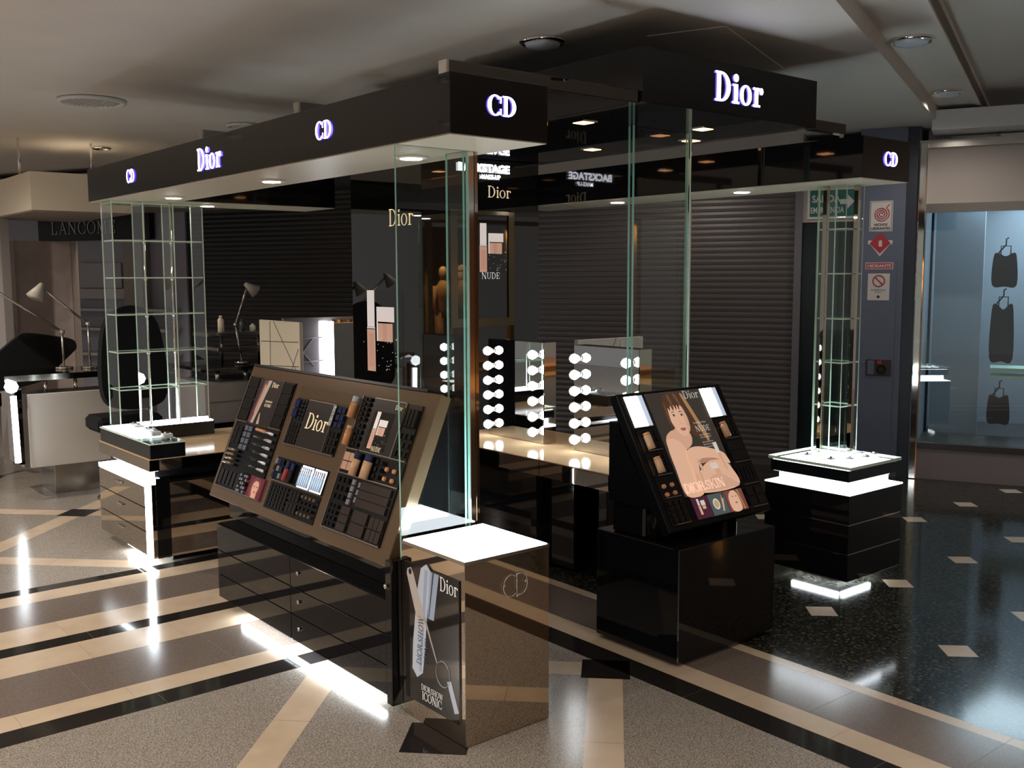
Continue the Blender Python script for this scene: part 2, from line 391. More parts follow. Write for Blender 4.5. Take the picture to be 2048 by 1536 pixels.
slabc('ceiling_riser', LB, LB+LN*.03, -14, 7, 2.95, 3.10, CEILM, ceil)
slabc('ceiling_patch', LA+LN*.55, LA+LN*.95, .2, 1.6, 2.855, 2.86, CEILM, ceil)

# ---- back wall (runs behind the kiosk, turned from its axes)
WD = Vector((-.4226, .9063, 0)); WP = Vector((5.95, 1.15, 0))
WF = Fr(WP, -WD, (0, 0, 1))           # x = distance to the right (-t), y = height, normal towards the viewer
def wx(t): return -t
wall = WF.box('wall_back', -13, wx(.42), 0, 2.95, -.35, -.25, M('wall_dark', (.05, .05, .055), .6)); tag(wall, kind='structure')
# beige strip above the dark stone, with the exit sign on it
WF.box('wall_header', wx(1.38), wx(.92), 2.12, 2.8, -.25, -.02, BEIGEW, wall)
WF.box('stone_panel', wx(1.37), wx(.92), 0, 2.12, -.25, -.03, DKGREEN, wall)
WF.box('wall_header', wx(4.2), wx(1.38), 2.55, 2.95, -.25, .02, BEIGEW, wall)
WF.box('shutter_jamb', wx(1.435), wx(1.375), 0, 2.6, -.25, .0, M('jamb_grey', (.14, .135, .15), .4), wall)
pil = WF.box('trim_1', wx(.91), wx(.55), 0, 2.95, -.25, .06, PILLAR); tag(pil, 'blue grey pillar carrying the hydrant signs', kind='structure')
WF.box('pillar_door', wx(.89), wx(.60), .05, 1.80, .06, .066, PILLAR, pil, b=.002)
WF.box('pillar_edge', wx(.55), wx(.46), 0, 2.95, -.25, .03, M('pillar_dark', (.03, .035, .05), .4), pil)
def shutter(name, t0, t1, z1, mat, label, railmat):
    root = thing(name, label, 'shutter', WF.p(wx((t0+t1)/2), 0, 0))
    pitch = .052; n = int(z1/pitch); first = None
    prof = [(0, -.004), (.004, .0), (.026, .004), (.048, .0), (.052, -.004)]
    for k in range(n):
        if first is None:
            V = []; Fc = []
            for x in (wx(t0), wx(t1)): V += [WF.p(x, h, d-.05) for h, d in prof]
            for i in range(4): Fc.append((i, 5+i, 6+i, i+1))
            first = mesh('slat', V, Fc, mat, root)
        else:
            o = first.copy(); COL.objects.link(o); o.parent = root; o.location = (0, 0, k*pitch)
    WF.box('bottom_rail', wx(t0), wx(t1), 0, .05, -.07, -.03, railmat, root)
    return root
shutter('roller_shutter', 4.2, 1.42, 2.62, GREYSH, 'dark grey roller shutter with narrow slats behind the vanity mirrors', GREYSH)
shutter('roller_shutter', 8.3, 4.6, 2.62, BLACKSH, 'black roller shutter behind the small desk lamp and cream screen', BLACKSH)
# ---- shop window at the right
win = WF.box('window_1', wx(.455), wx(.395), 0, 2.72, -.04, .09, MIRC, b=.008); tag(win, 'chrome framed shop window of the shop on the right', kind='structure')
WF.box('window_pane', wx(.395), wx(-2.2), .30, 2.17, .0, .012, [PANEW, EDGE], win, mi=[0, 0, 1, 1, 1, 1])
WF.box('window_head', wx(.40), wx(-2.2), 2.17, 2.24, -.03, .05, STEEL, win)
WF.box('window_fascia', wx(.40), wx(-2.2), 2.24, 2.68, -.1, .03, BEIGEW, win)
WF.box('window_fascia_rail', wx(.46), wx(-2.2), 2.68, 2.74, -.1, .06, STEEL, win)
WF.box('window_sill', wx(.40), wx(-2.2), .25, .30, -.6, .05, M('sill_stone', (.06, .055, .05), .3), win)
WF.box('window_base', wx(.40), wx(-2.2), 0, .25, -.1, .04, M('base_pinkish', (.30, .25, .26), .5), win)
WF.box('wall_beam', wx(.36), wx(-2.2), 2.78, 2.93, -.1, .35, CEILW, win)
SHOPW = M('shop_wall_blue', (.26, .31, .36), .7)
shop = WF.box('wall_shop', wx(.40), wx(-2.4), .0, 2.7, -1.9, -1.85, SHOPW); tag(shop, kind='structure')
WF.box('shop_side_wall', wx(.45), wx(.40), .0, 2.7, -1.9, -.1, SHOPW, shop)
WF.box('shop_column', -.36, .03, .25, 2.45, -1.2, -.80, M('shop_column_paint', (.30, .36, .42), .6), shop)
WF.box('shop_floor', wx(.40), wx(-2.4), .2, .25, -1.9, -.1, M('shop_floor_dark', (.05, .05, .05), .3), shop)
shoplamp = WF.box('shop_ceiling', wx(.40), wx(-2.4), 2.45, 2.5, -1.9, -.1, CEILW, shop)
lp = lamp('shop_lamp', 'AREA', WF.p(.6, 2.43, -1.0), 26, (.75, .9, 1.0), size=1.2)
GARM = M('garment_black', (.008, .008, .009), .8)
def garment(x, z1, wdt, hgt, d, label):
    g = thing('hanging_garment', label, 'garment', WF.p(x, z1-hgt, d), 'dark clothes in the shop window')
    pts = smoothpts([(x-wdt*.32, z1), (x-wdt*.5, z1-hgt*.12), (x-wdt*.52, z1-hgt*.95), (x, z1-hgt), (x+wdt*.5, z1-hgt*.96), (x+wdt*.45, z1-hgt*.12), (x+wdt*.3, z1), (x, z1-hgt*.1)], 4)
    WF.prism('cloth', pts, d-.03, d+.03, GARM, g)
    tube('hanger', [WF.p(x-wdt*.3, z1+.0, d), WF.p(x, z1+.07, d), WF.p(x+.0, z1+.12, d), WF.p(x+.02, z1+.13, d)], .006, GARM, g)
    tube('strap', [WF.p(x-wdt*.2, z1-.02, d), WF.p(x-wdt*.2, z1+.06, d), WF.p(x+wdt*.2, z1+.06, d), WF.p(x+wdt*.2, z1-.02, d)], .005, GARM, g)
garment(.20, 1.86, .19, .29, -.9, 'square black top hanging highest in the shop window')
garment(.20, 1.42, .18, .50, -.9, 'long black draped garment hanging halfway down the shop window')
garment(.20, .62, .17, .25, -.9, 'dark bag shaped garment hanging lowest in the shop window')
for z_, lb in ((.865, 'upper glass shelf inside the shop window'), (.80, 'lower pale green shelf inside the shop window')):
    t_ = thing('shop_shelf', lb, 'shelf', WF.p(.9, z_, -.8))
    WF.box('shelf_board', .12, 1.6, z_, z_+.025, -.82, -.5, M('shelf_green', (.5, .75, .6), .3), t_)
    WF.box('bracket', .9, .92, z_-.035, z_, -.8, -.6, STEEL, t_)

# ---- the rest of the hall, out of the picture but seen in the mirrors
WARMW = M('warm_shop_wall', (.16, .09, .045), .7)
ws = box('wall_warm_shop', 6.2, 11.0, -9.5, -9.4, 0, 2.7, WARMW); tag(ws, kind='structure')
tag(box('floor_shop', 6.2, 11.0, -9.4, -6.9, 0, .10, M('shop_wood', (.30, .17, .08), .3)), kind='structure')
w2 = box('window_2', 6.2, 11.0, -6.9, -6.8, 2.62, 2.7, M('mullion_gold', (.40, .28, .12), .3, .5)); tag(w2, kind='structure')
for x in (6.2, 8.05, 9.9): box('shop_mullion', x, x+.10, -6.9, -6.8, 0, 2.62, MATS['mullion_gold'], w2)
for x in (7.0, 8.4, 9.8): lamp('warm_shop_lamp', 'SPOT', (x, -6.95, 2.6), 260, (1.0, .62, .28), shadow_soft_size=.03, spot_size=math.radians(110), spot_blend=.5)

MSK = M('mannequin_skin', (.55, .36, .20), .5); MTR = M('trousers_tan', (.42, .25, .12), .8); MJK = M('jacket_brown', (.20, .11, .06), .8); MDK = M('vest_dark', (.02, .016, .014), .8); MHT = M('cap_tan', (.50, .32, .15), .8)
def mannequin(x, y, label, cap, jk):
    t_ = thing('mannequin', label, 'mannequin', (x, y, .10))
    z = .10
    lathe('head', [(.02, z+1.50), (.055, z+1.52), (.075, z+1.58), (.08, z+1.65), (.07, z+1.71), (.04, z+1.75), (.005, z+1.76)], (x, y, 0), MSK, t_, 14)
    tube('torso', [(x, y, z+.88), (x, y, z+1.0), (x, y, z+1.2), (x, y, z+1.36), (x, y, z+1.44), (x, y, z+1.52)], [.15, .15, .17, .18, .10, .05], jk, t_, 14)
    for sg_ in (-1, 1):
        tube('trouser_leg', [(x+sg_*.08, y, z+.92), (x+sg_*.10, y+.02, z+.5), (x+sg_*(.12+.03*sg_), y, z+.08)], [.10, .075, .065], MTR, t_, 12)
        tube('arm', [(x+sg_*.19, y, z+1.40), (x+sg_*.24, y+.02, z+1.12), (x+sg_*.20, y+.10, z+.88)], [.06, .048, .035], jk, t_, 10)
        box('shoe', x+sg_*(.12+.03*sg_)-.045, x+sg_*(.12+.03*sg_)+.045, y-.06, y+.19, z, z+.08, MSK, t_, b=.02)
    if cap: lathe('cap', [(.085, z+1.67), (.09, z+1.71), (.07, z+1.77), (.01, z+1.80)], (x, y, 0), MHT, t_, 14)
mannequin(8.1, -7.35, 'bald mannequin in dark jacket in the warm lit shop opposite', False, MDK)
mannequin(8.62, -7.15, 'mannequin in tan suit in the warm lit shop opposite', False, MTR)
mannequin(9.15, -7.3, 'mannequin with tan cap in the warm lit shop opposite', True, MJK)

# ---- signs on the wall and pillar
SIGNW = M('sign_white', (.62, .58, .56), .5); SIGNR = M('sign_red', (.42, .03, .05), .5); SIGNG = M('sign_green', (.02, .12, .11), .5); SIGNK = M('sign_ink', (.03, .03, .04), .5)
ex = thing('exit_sign', 'green emergency exit sign with white arrow on beige wall', 'sign', WF.p(wx(1.12), 2.14, .02))
WF.box('plate', wx(1.335), wx(.925), 2.145, 2.40, -.02, -.008, SIGNW, ex)
WF.box('plate_green', wx(1.315), wx(1.10), 2.165, 2.385, -.008, -.005, SIGNG, ex); WF.box('plate_green', wx(1.09), wx(.945), 2.165, 2.385, -.008, -.005, SIGNG, ex)
sans('lettering', 'SALIDA', WF, wx(1.30), 2.285, .06, SIGNW, ex, .03, -.003, .85); sans('lettering', 'EMERGENCIA', WF, wx(1.31), 2.195, .05, SIGNW, ex, .03, -.003, .66)
WF.prism('arrow', [(wx(1.07), 2.265), (wx(1.01), 2.265), (wx(1.01), 2.225), (wx(.955), 2.285), (wx(1.01), 2.345), (wx(1.01), 2.305), (wx(1.07), 2.305)], -.005, -.003, SIGNW, ex)
hs = thing('hydrant_sign', 'white sign with red spiral hose above the red diamond', 'sign', WF.p(wx(.735), 2.03, .06))
WF.box('plate', wx(.825), wx(.645), 2.025, 2.275, .06, .065, SIGNW, hs, b=.002)
tube('border', [WF.p(a, b, .066) for a, b in [(wx(.817), 2.033), (wx(.653), 2.033), (wx(.653), 2.267), (wx(.817), 2.267)]], .002, SIGNK, hs, 4, True)
sp = [(-.735+.003+(.008+.054*k/60)*math.cos(k*.33), 2.168+(.008+.054*k/60)*math.sin(k*.33)) for k in range(61)]
tube('hose_spiral', [WF.p(a, b, .066) for a, b in sp]+[WF.p(-.735+.065, 2.246, .066)], .0042, SIGNR, hs, 5)
sans('lettering', 'NICHOS', WF, -.735, 2.073, .020, SIGNK, hs, .04, .0665, 1.0, 'CENTER'); sans('lettering', 'HIDRANTES', WF, -.735, 2.043, .020, SIGNK, hs, .04, .0665, 1.0, 'CENTER')
ds = thing('extinguisher_sign', 'red diamond fire extinguisher sign below the spiral sign', 'sign', WF.p(wx(.735), 1.82, .06))
WF.prism('plate', [(-.735-.095, 1.955), (-.735-.095, 1.925), (-.735-.075, 1.92), (-.735, 1.825), (-.735+.075, 1.92), (-.735+.095, 1.925), (-.735+.095, 1.955)], .06, .063, SIGNW, ds)
WF.prism('diamond', [(-.735, 2.018), (-.735-.082, 1.932), (-.735, 1.848), (-.735+.082, 1.932)], .063, .065, SIGNR, ds)
WF.prism('extinguisher_symbol', [(-.745, 1.905), (-.72, 1.905), (-.72, 1.95), (-.727, 1.958), (-.745, 1.95)], .065, .0655, SIGNW, ds)
hd = thing('hydrant_label', 'small red HIDRANTE plate on the pillar', 'sign', WF.p(wx(.735), 1.72, .06))
WF.box('plate', wx(.842), wx(.628), 1.72, 1.775, .066, .069, SIGNW, hd); WF.box('plate_red', wx(.836), wx(.634), 1.7255, 1.7695, .069, .0695, SIGNR, hd)
sans('lettering', 'HIDRANTE', WF, -.735, 1.735, .026, SIGNW, hd, .045, .07, 1.05, 'CENTER')
ns = thing('no_smoking_sign', 'white prohibition notice with red ring low on the pillar', 'sign', WF.p(wx(.735), 1.46, .06))
WF.box('plate', wx(.82), wx(.65), 1.465, 1.685, .066, .069, SIGNW, ns)
tube('ring', [WF.p(-.735+.045*math.cos(a*.2618), 1.625+.045*math.sin(a*.2618), .0695) for a in range(24)], .005, SIGNR, ns, 5, True)
tube('slash', [WF.p(-.735-.03, 1.655, .0695), WF.p(-.735+.03, 1.595, .0695)], .005, SIGNR, ns, 5)
sans('lettering', 'Prohibido fumar', WF, -.735, 1.545, .013, SIGNK, ns, .02, .0695, 1, 'CENTER'); sans('lettering', 'Ley Nacional', WF, -.735, 1.53, .008, SIGNK, ns, .02, .0695, 1, 'CENTER')
WF.prism('emblem', [(-.735, 1.478), (-.75, 1.494), (-.735, 1.51), (-.72, 1.494)], .069, .0695, SIGNK, ns)
vb = thing('hose_cabinet_window', 'small hose window with black hand wheel in the pillar door', 'hydrant', WF.p(wx(.72), .84, .06))
WF.box('recess', wx(.815), wx(.615), .84, .975, .066, .070, M('recess_red', (.05, .02, .02), .5), vb, b=.002)
WF.box('hose_box', wx(.80), wx(.745), .85, .965, .07, .085, PILLAR, vb, b=.004)
tube('hand_wheel', [WF.p(-.69+.03*math.cos(a*.4), .895+.03*math.sin(a*.4), .085) for a in range(16)], .008, BLACK2, vb, 6, True)
WF.box('valve_tag', wx(.725), wx(.69), .94, .965, .07, .08, SIGNR, vb)
lathe('latch', [(.001, 0), (.01, .002), (.008, .012)], WF.p(wx(.83), .94, .066), STEEL, vb, 10)

# ---- ceiling fixtures
def diffuser(x, y, z, r, label, mat=CEILW, bars=14):
    t_ = thing('air_diffuser', label, 'air vent', (x, y, z-.03))
    lathe('rim', [(r*.86, z-.002), (r*1.0, z-.004), (r*.98, z-.022), (r*.86, z-.024), (r*.84, z-.006)], (x, y, 0), mat, t_, 32)
    lathe('dark_core', [(r*.84, z-.004), (r*.84, z-.008)], (x, y, 0), M('vent_dark', (.05, .05, .05), .7), t_, 24)
    for k in range(bars):
        xx = -r*.8+1.6*r*(k+.5)/bars; hw = math.sqrt(max(0, (r*.84)**2-xx*xx))
        box('vane', x+xx-.003, x+xx+.003, y-hw, y+hw, z-.02, z-.008, mat, t_)
    return t_
diffuser(.17, 4.40, 2.86, .22, 'round slatted air diffuser in the ceiling at the left')
diffuser(1.43, 4.80, 2.86, .13, 'small round diffuser in the ceiling just above the left fascia', bars=6)
def dome(x, y, z, r, label):
    t_ = thing('ceiling_downlight', label, 'ceiling light', (x, y, z-.04), 'ceiling lights')
    lathe('trim_ring', [(r, z), (r*1.0, z-.012), (r*.86, z-.02), (r*.84, z-.004)], (x, y, 0), MIRC, t_, 28)
    lathe('glass_dish', [(r*.84, z-.004), (r*.7, z-.03), (r*.3, z-.042), (.001, z-.044)], (x, y, 0), M('frosted_dish', (.55, .62, .70), .25), t_, 24)
dome(1.42, 1.22, 2.86, .12, 'round glass downlight in the ceiling over the raised sign box')
dome(3.30, .28, 2.965, .12, 'round downlight in the raised ceiling strip, nearer one')
dome(4.99, .96, 2.965, .11, 'round downlight in the raised ceiling strip, farther one')
for x, y, e in FILL:  # trim rings made up to go with the added fill spots
    if x == 4.99: continue
    z = ceilz(x, y)
    t_ = thing('ceiling_downlight', 'small trim ring of an added fill spot in the hall ceiling', 'ceiling light', (x, y, z-.03), 'added fill spots')
    lathe('trim_ring', [(.09, z), (.09, z-.015), (.075, z-.02), (.072, z)], (x, y, 0), MIRC, t_, 20)

# ================================================================== KIOSK
ZC, ZT = 2.153, 2.362      # underside and top of the lower canopies
FL = Fr((0.0175, 0, 0), (0, -1, 0), (0, 0, 1))      # outer left fascia (x = -Y)
FN = Fr((0, .085, 0), (1, 0, 0), (0, 0, 1))         # near ends (x = X)
def downlight(root, x, y, z, s=.07, mat=DLW, sq=False):
    if sq:
        d = box('downlight', x-s, x+s, y-s, y+s, z-.004, z+.0, MIRC, root)
        box('lamp', x-s*.75, x+s*.75, y-s*.75, y+s*.75, z-.006, z-.0045, mat, d)
    else:
        d = lathe('downlight', [(s, z), (s, z-.006), (s*.9, z-.008)], (x, y, 0), M('downlight_trim', (.8, .72, .65), .3), root, 24)
        lathe('lamp', [(s*.62, z-.0085), (s*.62, z-.0105)], (x, y, 0), mat, d, 20)
def sign(root, txt, fr, cx, zc, h, s=.2, t=.075, kern=.02, xs=1.0):
    wd_ = swidth(txt, h, s, t, kern, xs)-kern*h
    serif('sign_letters', txt, fr, cx-wd_/2, zc-h/2, h, LETTER, root, s, t, .001, .007, kern, FRINGE, xs)
# left canopy
cl = thing('lit_canopy', 'long black canopy with lit CD and Dior letters over the tester display', 'canopy', (.24, 2.0, ZC))
CW = .4425; XA, XB = .0175, .46; YA, YB = .085, 4.07
box('fascia_body', XA, XB, YA, YB, ZC+.004, ZT, BLACK, cl, b=.002); box('soffit', XA+.004, XB-.004, YA+.004, YB-.004, ZC, ZC+.004, SOFFIT, cl)
sign(cl, 'CD', FN, .242, 2.267, .070, xs=1.05)
sign(cl, 'CD', FL, -.951, 2.263, .072, xs=1.05); sign(cl, 'Dior', FL, -2.112, 2.258, .11); sign(cl, 'CD', FL, -3.247, 2.258, .075)
for y in (.72, 1.98, 3.3): downlight(cl, .28, y, ZC)
# back canopy
cb = thing('lit_canopy', 'black canopy across the back between left canopy and tall poster unit', 'canopy', (1.0, 3.85, ZC))
box('fascia_body', XB+.001, 1.569, 3.63, 4.07, ZC+.004, ZT, BLACK, cb, b=.002); box('soffit', XB+.001, 1.565, 3.634, 4.066, ZC, ZC+.004, SOFFIT, cb)
downlight(cb, .72, 3.85, ZC)
# right canopy
cr = thing('lit_canopy', 'black canopy with a lit CD at its end over the right glass tower', 'canopy', (2.77, 1.3, ZC))
box('fascia_body', 2.545, 2.985, .085, 2.95, ZC+.004, ZT, BLACK, cr, b=.002); box('soffit', 2.549, 2.981, .089, 2.946, ZC, ZC+.004, SOFFIT, cr)
sign(cr, 'CD', FN, 2.796, 2.26, .070)
for y in (.95, 1.95): downlight(cr, 2.70, y, ZC)
# raised sign box
B1, B2 = 2.436, 2.675
rb = thing('sign_box', 'raised black box with large lit Dior above the crossbeams', 'sign', (2.0, 1.5, B1))
box('box_body', 1.292, 2.601, .40, 2.9, B1, B2, BLACK, rb, b=.002)
sign(rb, 'Dior', Fr((0, .40, 0), (1, 0, 0), (0, 0, 1)), 1.957, 2.56, .137, .2, .07)
for x, y in ((1.5, 1.0), (2.15, .78), (2.45, 1.12), (1.75, 1.75), (2.28, 1.75), (1.55, 2.3)): downlight(rb, x, y, B1, .05, DLO, True)
# crossbeams on the canopies
for k, (y, lb) in enumerate(((.416, 'chrome crossbeam at the near end running under the Dior box'), (1.60, 'chrome crossbeam over the middle of the left canopy'), (2.74, 'chrome crossbeam over the far part of the left canopy'))):
    t_ = thing('crossbeam', lb, 'beam', (1.6, y, ZT))
    if k == 0:
        box('beam', .253, 1.291, y, y+.05, 2.43, 2.485, MIRD, t_, b=.002); box('beam', 2.602, 2.903, y, y+.05, 2.43, 2.485, MIRD, t_, b=.002)
        box('end_cap', .241, .253, y, y+.05, 2.43, 2.485, MIRC, t_)
    else:
        box('beam', .25, 1.291, y, y+.05, 2.43, 2.485, MIRD, t_, b=.002); box('end_cap', .24, .25, y, y+.05, 2.43, 2.485, STEEL, t_)
    for x in ((.36, 2.87) if k == 0 else (.36,)): box('post', x-.02, x+.02, y+.005, y+.045, ZT, 2.43, MIRC, t_)

def lit(base, k):
    """the same print on a backlit poster"""
    m = MATS[base]; nm = base+'_backlit'
    if nm in MATS: return MATS[nm]
    c = m.node_tree.nodes['Principled BSDF'].inputs['Base Color'].default_value[:3]
    return M(nm, c, .35, emit=c, es=k)

# ---- tall black poster unit in the back corner
tu = thing('poster_unit', 'tall glossy black unit with framed NUDE poster and BACKSTAGE sign', 'display unit', (2.06, 3.0, 0))
BLK3 = M('black_glass', (.006, .006, .006), .015, 0, .9)
box('unit_body', 1.572, 2.544, 2.555, 3.42, 0, B1-.002, BLK3, tu, b=.003)
FT = Fr((0, 2.555, 0), (1, 0, 0), (0, 0, 1)); FTL = Fr((1.572, 0, 0), (0, -1, 0), (0, 0, 1))
fm = M('poster_frame_gold', (.10, .085, .05), .15, .6)
for a in ((1.79, 1.845, 1.34, 2.10), (2.27, 2.32, 1.34, 2.10)): FT.box('poster_frame', *a, .0, .012, fm, tu, b=.002)
FT.box('poster_frame', 1.845, 2.27, 1.34, 1.395, 0, .012, fm, tu); FT.box('poster_frame', 1.845, 2.27, 2.075, 2.10, 0, .012, fm, tu)
sg = sans('sign_letters', 'BACKSTAGE', FT, 2.065, 2.352, .050, LETTER, tu, .06, .012, 1.12, 'CENTER'); sans('sign_letters', 'MAKE-UP', FT, 2.12, 2.308, .028, LETTER, tu, .05, .012, 1.0, 'CENTER')
serif('printed_letters', 'Dior', FT, 2.10, 2.19, .075, GOLDT, tu, .13, .045, .001, .003)
serif('printed_letters', 'NUDE', FT, 2.045, 1.655, .042, WHITET, tu, .13, .05, .001, .003)
serif('printed_letters', 'Dior', FTL, -2.93, 2.0, .11, GOLDT, tu, .13, .045, .001, .003)
PINK = M('print_pink_white', (.62, .55, .52), .4); TANP = M('print_tan', (.48, .27, .18), .4); TANP2 = M('print_rose', (.42, .22, .17), .4); SILV = M('print_silver', (.6, .6, .62), .3, .5); DKP = M('print_dark', (.012, .010, .010), .35)
def product_print(fr, x, y, h, root, name='product_print', k=.5):
    """printed picture of a tall foundation bottle beside a square compact"""
    w_ = h*.19
    PINK, TANP, TANP2, SILV = (lit(n_, k) for n_ in ('print_pink_white', 'print_tan', 'print_rose', 'print_silver'))
    sh = [(R_(x-w_*.7, x+w_*4.3, y-h*.01, y+h*1.01), M('print_dark_gloss', (.006, .006, .006), .03, 0, .8)), (R_(x, x+w_, y, y+h*.52), TANP), (R_(x+w_*.15, x+w_*.85, y+h*.05, y+h*.47), TANP2), (R_(x, x+w_, y+h*.53, y+h*.545), SILV), (R_(x+w_*.05, x+w_*.95, y+h*.55, y+h), PINK),
          (R_(x+w_*1.2, x+w_*3.3, y+h*.62, y+h*.80), PINK), (R_(x+w_*1.35, x+w_*3.1, y+h*.38, y+h*.60), TANP), (R_(x+w_*1.9, x+w_*2.4, y+h*.38, y+h*.60), TANP2), (R_(x+w_*1.2, x+w_*1.35, y+h*.38, y+h*.62), SILV)]
    rnd = random.Random(3)
    for k in range(46):
        a, b = rnd.uniform(-.5, 4.2)*w_, rnd.uniform(.02, .42)*h
        if -.15*w_ < a < 1.15*w_: continue
        sh.append((ell(x+a, y+b, h*.006, h*.006, 6), SILV))
    return fr.poly(name, sh, root, .001, .00008)
product_print(FTL, -3.23, 1.03, .55, tu); product_print(FT, 2.03, 1.70, .32, tu)

# ---- glass column behind the lit plinth
gc = thing('glass_column', 'tall glass column rising behind the bright white plinth', 'glass column', (.18, .5, 0))
glass('glass_sheet', .015, .345, .424, .434, .60, ZC, gc); glass('glass_sheet', .335, .345, .447, .56, .625, ZC, gc)
box('corner_post', .346, .376, .424, .445, .60, ZC, MIRC, gc, b=.003)
box('post_strip', .377, .392, .424, .445, .60, ZC, MIRB, gc)
# ---- glass column on the vanity counter
g2 = thing('glass_column', 'glass column standing on the corner of the vanity counter', 'glass column', (1.9, .95, .65))
glass('glass_sheet', 1.775, 1.790, .925, .955, .652, B1, g2); glass('glass_sheet', 1.792, 2.215, .93, .940, .652, B1, g2); glass('glass_sheet', 2.218, 2.230, .925, .955, .652, B1, g2, EDGEL)
box('rear_post', 2.231, 2.245, .93, .953, .652, B1, MIRC, g2, b=.002)

# ---- lit plinth
pl = thing('light_plinth', 'mirrored plinth with glowing white top and mascara poster', 'plinth', (.196, .2, 0))
PW, PD, PH = .392, .403, .68
box('plinth_body', 0, PW, 0, PD, .002, PH-.014, MIRB, pl, b=.001)
box('top_frame', -.001, PW+.001, -.001, PD+.001, PH-.014, PH-.002, STEEL, pl)
box('lit_top', .006, PW-.006, .006, PD-.006, PH-.002, PH, GLOW, pl)
FP = Fr((0, PD, 0), (0, -1, 0), (0, 0, 1))        # left face, x from far to near
FP.box('poster_panel', .028, .375, .075, .605, 0, .006, M('poster_black', (.02, .016, .015), .06), pl, b=.001)
BLUE = M('print_blue_silver', (.42, .52, .72), .3); BLUE2 = M('print_pale_blue', (.62, .70, .85), .3); DBLUE = M('print_deep_blue', (.05, .08, .16), .3)
FP.poly('poster_print', [(smoothpts([(.14, .60), (.205, .60), (.175, .42), (.145, .20), (.075, .20), (.10, .42)], 2), BLUE2), ([(.165, .60), (.185, .60), (.135, .20), (.12, .20)], BLUE), ([(.20, .60), (.255, .60), (.22, .42), (.18, .42)], BLUE),
        ([(.215, .60), (.225, .60), (.19, .42), (.185, .42)], DBLUE), ([(.05, .58), (.075, .59), (.09, .57), (.16, .42), (.15, .36), (.125, .36), (.045, .56)], PINK), (ell(.068, .572, .01, .012, 12), DKP),
        ([(.15, .42), (.165, .42), (.24, .27), (.235, .265)], SILV), ([(.30, .215), (.325, .225), (.372, .12), (.345, .11)], BLUE2)], pl, .0065, .00005)
tube('print_ring', [FP.p(.275+.043*math.cos(a*.2618), .235+.048*math.sin(a*.2618), .007) for a in range(24)], .0016, SILV, pl, 4, True)
serif('printed_letters', 'Dior', FP, .262, .545, .052, WHITET, pl, .13, .045, .0065, .0075, xs=.8)
serif('printed_letters', 'DIORSHOW', FP, .135, .135, .022, WHITET, pl, .12, .05, .0065, .0075, xs=.85); serif('printed_letters', 'ICONIC', FP, .14, .098, .032, WHITET, pl, .12, .05, .0065, .0075, xs=.85)
FPV = Fr(FP.p(.1, .22, 0), FP.b+FP.a*.10, -FP.a+FP.b*.10)
serif('printed_letters', 'DIORSHOW', FPV, .01, -.035, .030, DBLUE, pl, .12, .05, .0072, .0078, xs=.85); serif('printed_letters', 'ICONIC', FPV, .03, -.072, .024, DBLUE, pl, .12, .05, .0072, .0078, xs=.85)
# chrome monogram on the right face: thin wire C and D
def wire(pts, name): tube(name, [(x, -.004, z) for x, z in pts], .0028, MIRC, pl, 8)
wire([(.205+.035*math.cos(math.radians(a)), .555+.04*math.sin(math.radians(a))) for a in range(50, 311, 13)], 'monogram_letter')
wire([(.232, .515), (.232, .595)], 'monogram_letter'); wire([(.232, .595)]+[(.25+.032*math.cos(math.radians(a)), .555+.04*math.sin(math.radians(a))) for a in range(90, -91, -12)]+[(.232, .515)], 'monogram_letter')
for x, z in ((.172, .562), (.272, .562), (.232, .513)): lathe('monogram_stud', [(.001, 0), (.005, -.002), (.006, -.006), (.001, -.009)], (x, -.002, z), MIRC, pl, 10, 'y')

# ---- drawer unit
du = thing('drawer_unit', 'long low glossy black drawer unit under the tester display', 'drawers', (.2, 1.24, 0))
box('carcass', -.030, .40, .447, 2.038, .06, .44, BLACK2, du); box('recessed_base', .10, .36, .50, 1.98, .0, .06, BLACK2, du)
for (za, zb) in ((.062, .178), (.182, .302), (.306, .438)):
    for (ya, yb) in ((1.245, 2.036), (.449, 1.241)):
        d = box('drawer', -.045, -.030, ya, yb, za, zb, BLACK, du, b=.0015)
        if ya < 1: lathe('knob', [(.001, -.057), (.008, -.055), (.009, -.05), (.004, -.045)], (0, 1.16, (za+zb)/2+.01), MIRC, d, 12, 'x')
box('end_panel', -.048, .40, .405, .4455, .03, .599, BLACK, du, b=.002)
lathe('end_knob', [(.001, -.062), (.009, -.060), (.010, -.055), (.004, -.048)], (0, .432, .50), MIRC, du, 12, 'x')
box('lamp_tube', -.022, .0, .52, 1.83, .045, .058, GLOWT, du)
box('display_plinth', .06, .40, .47, 2.12, .44, .62, BLACK, du, b=.002)

# ---- tilted tester display
FD = Fr((-.03, 2.158, .562), (0, -1, 0), (.267, 0, .648))       # x along the display (0..1.692), y up the slope (0..0.70)
td = thing('tester_display', 'long tilted bronze make-up tester display packed with dark cosmetics', 'display', (.1, 1.3, .56))
FD.box('display_panel', 0, 1.692, 0, .70, -.055, 0, BROWN, td, b=.003)
mesh('rear_support', [(.03, .50, .62), (.40, .50, .62), (.40, .50, 1.17), (.27, .50, 1.17), (.03, 2.12, .62), (.40, 2.12, .62), (.40, 2.12, 1.17), (.27, 2.12, 1.17)], [(0, 1, 2, 3), (7, 6, 5, 4), (0, 4, 5, 1), (1, 5, 6, 2), (2, 6, 7, 3), (3, 7, 4, 0)], BLACK, td)
FD.box('top_ledge', .01, 1.60, .70, .712, -.055, .004, BLACK2, td)
box('back_top', .262, .40, .60, 2.14, 1.17, 1.185, BLACK2, td)
FRAMEM = M('tray_edge_steel', (.55, .50, .45), .2, 1)
